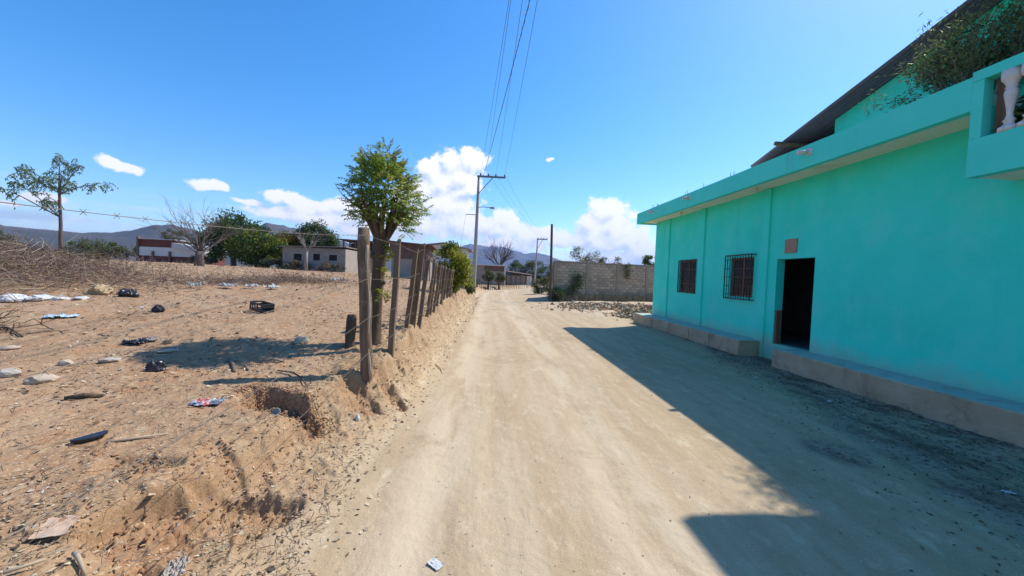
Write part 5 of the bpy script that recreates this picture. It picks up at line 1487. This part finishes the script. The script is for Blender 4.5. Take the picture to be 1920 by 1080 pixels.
def sheet_mesh(lx, ly, amp, seed, n=18, curl=0., thick=.003):
    """crumpled thin sheet with real thickness"""
    u, v = np.meshgrid(np.linspace(-.5, .5, n), np.linspace(-.5, .5, n))
    ox = seed * 7.7
    ed = 1 + .12 * gnoise(u * 3 + ox, v * 3)
    X = u * lx * ed; Y = v * ly * (1 + .12 * gnoise(u * 3, v * 3 + ox))
    f = 1 / max(lx, ly)
    Z = amp * (np.abs(fbm(u, v, 3.1, 3, .6, ox)) * 1.6 + .5 * np.abs(fbm(u, v, 8., 2, .5, ox))) + curl * (u ** 2 + .5 * v ** 2) * 4
    top = np.stack([X, Y, Z + thick], -1).reshape(-1, 3); bot = np.stack([X, Y, Z], -1).reshape(-1, 3)
    i, j = np.meshgrid(np.arange(n - 1), np.arange(n - 1), indexing='ij')
    q = np.stack([i * n + j, i * n + j + 1, (i + 1) * n + j + 1, (i + 1) * n + j], -1).reshape(-1, 4)
    b = n * n
    rim = [k for k in range(n)] + [k * n + n - 1 for k in range(1, n)] + [(n - 1) * n + k for k in range(n - 2, -1, -1)] + [k * n for k in range(n - 2, 0, -1)]
    r2 = rim[1:] + rim[:1]
    side = np.array([[r_, r_ + b, s_ + b, s_] for r_, s_ in zip(rim, r2)])
    return np_mesh('sheet', np.concatenate([top, bot]), np.concatenate([q, q[:, ::-1] + b, side]), None, False)
def sheet(name, label, cat, x, y, lx, ly, amp, m_, rot=0., seed=1, curl=0., dz=.004, tilt=(0, 0), group=None, n=18):
    me = sheet_mesh(lx, ly, amp, seed, n, curl); me.materials.append(M[m_] if isinstance(m_, str) else m_)
    o = bpy.data.objects.new(name, me); COL.objects.link(o); o.location = (x, y, gz(x, y) + dz); o.rotation_euler = (tilt[0], tilt[1], rot)
    return tag(o, label, cat, group)

def bag(name, label, cat, x, y, sx, sy, sz, m_, seed, rot=0.):
    bm = bmesh.new(); bmesh.ops.create_icosphere(bm, subdivisions=4, radius=1)
    from mathutils import noise as mn
    o_ = V((seed * 3.1, seed * 1.7, 0))
    for v in bm.verts:
        c = v.co.copy()
        k = 1 + .35 * mn.noise(c * 1.6 + o_) + .28 * abs(mn.noise(c * 3.6 + o_)) + .16 * abs(mn.noise(c * 8 + o_)) + .10 * abs(mn.noise(c * 17 + o_))
        v.co = V((c.x * sx, c.y * sy, max(c.z, -.55) * sz)) * k
    me = bpy.data.meshes.new(name); bm.to_mesh(me); bm.free(); me.materials.append(M[m_])
    o = bpy.data.objects.new(name, me); COL.objects.link(o); o.location = (x, y, gz(x, y) + sz * .45); o.rotation_euler = (0, 0, rot)
    return tag(o, label, cat)

# rubbish on the lot
def crate():
    x, y = -4.32, 7.46; z = gz(x, y)
    root = thing('crate', 'broken black plastic crate lying on its side on the lot', 'crate', (x, y, z))
    w, d, h = .38, .24, .17
    k = M['black_plastic']; R = Matrix.Rotation(-.5, 4, 'Z') @ Matrix.Rotation(.12, 4, 'Y')
    def add(nm, lo, hi):
        mb = MB().box(lo, hi, jit=.003); me = mb.mesh(nm); me.transform(R); me.materials.append(k)
        o = bpy.data.objects.new(nm, me); COL.objects.link(o); o.parent = root
    add('base', (-w / 2, d / 2 - .015, 0), (w / 2, d / 2, h))
    for zz in (0.01, h - .03): add('rail', (-w / 2, -d / 2, zz), (w / 2, -d / 2 + .015, zz + .03))
    for i in range(6):
        xx = -w / 2 + (w - .03) * i / 5
        if i == 4: continue
        add('slat', (xx, -d / 2 + .001, .042), (xx + .03, -d / 2 + .014, h - .032))
    for sx in (-w / 2, w / 2 - .014):
        for zz in (.012, .10, h - .028): add('slat', (sx, -d / 2 + .017, zz), (sx + .014, d / 2 - .017, zz + .026))
    for i in range(5): add('slat', (-w / 2 + .03 + i * .085, -d / 2 + .02, .001), (-w / 2 + .07 + i * .085, d / 2 - .02, .012))
crate()
bag('plastic_bag', 'crumpled black plastic bag lying alone on the near part of the lot', 'bag', -3.72, 4.45, .075, .05, .075, 'black_plastic', 3, .5)
bag('plastic_bag', 'black rubbish bag beside the tan sack at the end of the white sheeting', 'bag', -7.0, 7.75, .15, .11, .10, 'black_plastic', 8)
bag('sack', 'tan half-filled sack between the white sheeting and the black rubbish bag', 'sack', -7.45, 7.7, .16, .13, .11, 'sack', 5)

def packet():
    me = sheet_mesh(.26, .18, .03, 4, 20)
    m_ = bpy.data.materials.new('printed_wrapper'); m_.use_nodes = True; nt = m_.node_tree; bs = nt.nodes['Principled BSDF']
    tc = nt.nodes.new('ShaderNodeTexCoord'); vo = nt.nodes.new('ShaderNodeTexVoronoi'); vo.inputs['Scale'].default_value = 13
    nt.links.new(tc.outputs['Object'], vo.inputs['Vector']); rp = nt.nodes.new('ShaderNodeValToRGB'); rp.color_ramp.interpolation = 'CONSTANT'
    cs = [(.10, .12, .18), (.45, .12, .10), (.34, .36, .40), (.55, .45, .16), (.40, .33, .32), (.16, .19, .27)]
    el = rp.color_ramp.elements
    for i, c in enumerate(cs):
        e = el[i] if i < 2 else el.new(i / 6)
        e.position = i / 6; e.color = (*c, 1)
    sp = nt.nodes.new('ShaderNodeSeparateColor'); nt.links.new(vo.outputs['Color'], sp.inputs[0]); nt.links.new(sp.outputs[0], rp.inputs[0]); nt.links.new(rp.outputs[0], bs.inputs['Base Color']); bs.inputs['Roughness'].default_value = .4
    me.materials.append(m_); o = bpy.data.objects.new('wrapper', me); COL.objects.link(o); o.location = (-2.67, 3.75, gz(-2.67, 3.75) + .006); o.rotation_euler = (0, .05, .25)
    tag(o, 'crumpled red, blue and yellow printed wrapper on the lot', 'wrapper')
packet()
stone(-4.09, 5.07, .17, .10, .022, 'stone', 'pale flat slab of stone lying in front of a brown stone', rot=.9)
stone(-4.33, 5.36, .08, .07, .055, 'stone_brown', 'rounded brown stone just behind a pale flat slab', rot=.4)
stone(-4.32, 4.56, .15, .08, .03, 'stone_gray', 'long gray white stone left of the black bag', rot=.8)
stone(-4.58, 4.36, .10, .08, .04, 'stone', 'small cream stone left of the long gray stone', rot=.1)
stone(-4.64, 3.92, .12, .09, .05, 'stone_gray', 'gray stone at the left picture edge', rot=.6)
stone(-4.25, 3.84, .17, .11, .045, 'stone', 'broad sandy stone beside the gray stone at the left', rot=.7)
stone(-5.55, 4.72, .11, .07, .03, 'stone', 'thin white stone farther back at the left picture edge', rot=.7)
stone(-2.85, 5.95, .16, .12, .06, 'stone', 'pale stone in the shade of the fence tree', rot=.3)
sheet('cloth', 'gray and black rag lying behind the pale stones', 'rag', -4.65, 5.26, .24, .18, .07, 'black_plastic', .3, 6, group=None)
sheet('plastic_scrap', 'shiny gray scrap folded over the black rag', 'plastic', -4.60, 5.36, .22, .10, .05, 'stone_gray', .6, 9, dz=.02)
sheet('plastic_sheet', 'pale blue plastic sheet lying flat on the lot', 'plastic', -6.42, 6.06, .34, .20, .05, 'blue_plastic', .75, 2)
for i, (xx, yy, a, b, c, lb) in enumerate(((-8.05, 6.55, .22, .15, .10, 'leftmost crumpled heap of white sheeting at the foot of the brush pile'), (-7.85, 6.72, .20, .14, .13, 'tallest crumpled heap of white sheeting, second from the left'),
        (-7.66, 6.9, .17, .13, .09, 'middle crumpled heap of white sheeting at the foot of the brush pile'), (-7.48, 7.05, .13, .10, .06, 'low white sheeting heap, second from the tan sack'), (-7.3, 7.2, .15, .08, .05, 'flattest white sheeting heap, nearest the tan sack'))):
    o = bag('plastic_sheet', lb, 'plastic', xx, yy, a * .85, b * .85, c * .62, 'white_plastic', 11 + 3 * i, .75 + .3 * i)
    o['group'] = 'white sheeting by the brush pile'
def branch(label, pts, rad, m_, name='stick', cat='stick'):
    b = MB(); q = [(x, y, gz(x, y) + r_ * .7 + dz) for (x, y, dz), r_ in zip(pts, rad)]
    b.tube(q, rad, 9)
    return tag(b.build(name, M[m_], None, q[0]), label, cat)
branch('thick gray stick lying near the tree shadow', [(-3.28, 4.98, 0), (-3.12, 4.82, 0), (-2.98, 4.62, 0)], [.020, .022, .016], 'post2')
branch('second shorter stick beside the thick gray one', [(-3.0, 4.85, .0), (-2.88, 4.72, .01)], [.012, .010], 'post2')
branch('curved flat piece of bark on the lot', [(-2.95, 5.0, 0), (-2.78, 5.05, .03), (-2.66, 5.1, .0)], [.012, .016, .01], 'pale_bark')
branch('dark dry branch at the lip of the bank below the tree shadow', [(-2.55, 4.75, .01), (-2.35, 4.70, .03), (-2.2, 4.62, .02), (-2.0, 4.35, .0)], [.008, .011, .009, .005], 'bark')
branch('charred stick on the lot, left of the printed wrapper', [(-3.72, 3.53, .0), (-3.63, 3.6, .01), (-3.52, 3.66, .0)], [.018, .024, .016], 'bark')
branch('bleached white stick pointing at the bank edge', [(-2.75, 2.88, .0), (-2.6, 3.0, .01), (-2.5, 3.1, .0)], [.008, .009, .006], 'twig_pale')
branch('bleached stick at the bottom left corner, left one', [(-2.06, 1.72, .02), (-2.0, 1.82, .02)], [.008, .007], 'twig_pale')
branch('bleached curved stick at the bottom of the bank', [(-1.98, 1.92, .02), (-1.92, 1.88, .03), (-1.86, 1.86, .01)], [.010, .010, .006], 'twig_pale')
branch('white stick lying on the sandy slope near the bottom edge', [(-1.58, 2.12, .0), (-1.5, 2.06, .01), (-1.42, 2.01, .0)], [.007, .008, .006], 'twig_pale')
branch('long dark twig fallen on the road edge', [(-.98, 7.5, .0), (-.85, 7.2, .01), (-.78, 6.9, .0)], [.008, .007, .004], 'twig')
branch('long bent root lying left of the small dark heap', [(-6.6, 5.3, .01), (-6.2, 5.25, .02), (-5.8, 5.05, .0)], [.014, .013, .007], 'bark')
def sole():
    x, y = -2.9, 2.92; mb = MB(); n = 18
    out = [(.095 * math.cos(a) * (1 - .0 * math.sin(a)), .042 * math.sin(a) * (1 + .25 * math.cos(a))) for a in [2 * math.pi * k / n for k in range(n)]]
    vs = [(a, b, 0.0 + .012 * (a / .1) ** 2) for a, b in out] + [(a, b, .016 + .012 * (a / .1) ** 2) for a, b in out]
    mb.add(vs, [tuple(reversed(range(n))), tuple(range(n, 2 * n))] + [(k, (k + 1) % n, n + (k + 1) % n, n + k) for k in range(n)])
    z = gz(x, y) + .012; me = mb.mesh('shoe_sole'); me.materials.append(M['black_plastic']); o = bpy.data.objects.new('shoe_sole', me); COL.objects.link(o); o.location = (x, y, z); o.rotation_euler = (.05, -.1, .75)
    tag(o, 'black shoe sole lying on the bank edge', 'shoe sole')
sole()
sheet('cardboard', 'square of faded cardboard on the near bank', 'cardboard', -2.2, 2.05, .13, .15, .010, 'card', .35, 3, dz=.006, tilt=(.10, .05), n=10)
def cup():
    x, y = -2.02, 3.72; me = MB().lathe((0, 0, 0), [(.026, 0), (.036, .075), (.034, .075), (.025, .005)], 14).mesh('cup'); me.materials.append(M['white_plastic'])
    o = bpy.data.objects.new('cup', me); COL.objects.link(o); o.location = (x, y, gz(x, y) + .03); o.rotation_euler = (1.3, .3, .6)
    tag(o, 'small white plastic cup lying at the red pit', 'cup')
cup()
sheet('foam_piece', 'small square of cream foam on the near bank', 'foam', -1.76, 1.84, .05, .05, .012, 'sack', .2, 5, dz=.02, n=8)
sheet('plastic_scrap', 'dark gray torn wrapper in the near slope', 'wrapper', -1.66, 2.12, .09, .14, .05, 'stone_gray', .4, 7, dz=.01)
sheet('plastic_scrap', 'clear crumpled film lying on the road', 'plastic', -.27, 2.34, .10, .06, .008, 'white_plastic', 2.4, 8, dz=.004, n=10)
stone(-1.44, 4.35, .035, .03, .05, 'white_plaster', 'small white bone-like chip below the thick fence post')
bag('plastic_bottle', 'crushed dark gray container on the lot behind the blue sheet', 'container', -5.73, 6.9, .08, .06, .07, 'iron', 2)
for i, (xx, yy, lx, lb) in enumerate(((-6.75, 10.2, .35, 'white rag in the left part of the purplish brush'), (-6.4, 10.6, .3, 'crumpled pale rag, second in the purplish brush'), (-6.1, 11.0, .35, 'cream rag near the middle of the purplish brush'), (-6.0, 15.0, .4, 'white rag at the far end of the purplish brush'), (-5.85, 15.6, .28, 'small gray rag at the far end of the purplish brush'), (-7.3, 9.8, .25, 'small white scrap left of the purplish brush'))):
    sheet('rag', lb, 'rag', xx, yy, lx, lx * .6, .12, 'white_plastic' if i != 4 else 'stone_gray', i * .7, 20 + i, dz=.05, group='pale rags in the brush strip')

# rubble in the yard beyond the house
def rubble():
    def heap(n, cx, cy, ex, ey, h, smin, smax, name, label, seed):
        r = np.random.RandomState(seed); x = cx + r.normal(size=n) * ex * .45; y = cy + r.normal(size=n) * ey * .45
        d = np.exp(-(((x - cx) / ex) ** 2 + ((y - cy) / ey) ** 2) * 1.5)
        z = H(x, y) + d * h * r.rand(n); s = r.uniform(smin, smax, n)
        vs = []; fs = []; mi = []
        base = np.array([(-1, -1, -1), (1, -1, -1), (1, 1, -1), (-1, 1, -1), (-1, -1, 1), (1, -1, 1), (1, 1, 1), (-1, 1, 1)], float)
        for k in range(n):
            R_ = np.linalg.qr(r.normal(size=(3, 3)))[0]
            vs.append((base * s[k] * .8 * r.uniform(.35, 1., 3) * (1 + r.normal(size=(8, 1)) * .15)) @ R_ + [x[k], y[k], z[k]])
            b = k * 8; fs += [(b, b + 3, b + 2, b + 1), (b + 4, b + 5, b + 6, b + 7), (b, b + 1, b + 5, b + 4), (b + 1, b + 2, b + 6, b + 5), (b + 2, b + 3, b + 7, b + 6), (b + 3, b, b + 4, b + 7)]
            mi += [r.randint(0, 4)] * 6
        tag(place(name, np_mesh(name, np.concatenate(vs), fs, mi), [M['stone'], M['clod'], M['clod'], M['stone_brown']], None, (cx, cy, gz(cx, cy))), label, kind='stuff')
    heap(900, 8.2, 22.6, 4.6, 3.0, .24, .03, .13, 'rubble', 'broken pale building rubble spread before the block wall', 4)
    heap(420, 7.3, 17.6, 1.3, 1.2, .38, .03, .12, 'rubble', 'small rubble heap at the far end of the house plinth', 6)
    heap(420, 6.0, 22.5, 1.6, 3.0, .1, .02, .08, 'rubble', 'thin rubble scatter nearest the road', 9)
    r = random.Random(5)
    for k in range(34):
        x = 8.0 + r.gauss(0, 1.6); y = 22.2 + r.gauss(0, 1.3)
        if x < 5.4: x = 5.6 + r.random()
        s = r.uniform(.07, .14)
        stone(x, y, s, s * r.uniform(.6, 1), s * r.uniform(.4, .7), r.choice(['stone', 'clod', 'stone', 'stone_brown']), 'broken chunk of concrete lying on the pale rubble before the block wall', 'rubble_chunk', 'rubble', r.random() * 6, k + 50, 'large chunks on the rubble', dz=.12)
    sheet('rag', 'faded pink rag on the rubble beside the house corner', 'rag', 9.6, 21.5, .6, .4, .16, mat('pink_cloth', [(.42, .13, .15), (.52, .22, .23)], 5, 4, .9, .2), .4, 31, dz=.25)
    for i, (x, y, lb) in enumerate(((5.35, 7.0, 'white paper scrap in the shaded dirt, the one nearest the doorway'), (5.55, 5.6, 'white paper scrap close to the near plinth'), (4.75, 8.3, 'white paper scrap farthest out from the doorway'), (4.9, 3.1, 'pale scrap of paper in the shaded dirt at the lower right'))):
        sheet('paper_scrap', lb, 'paper', x, y, .09, .05, .02, 'white_plastic', i, 40 + i, group='paper scraps in the shaded dirt', n=8)
rubble()
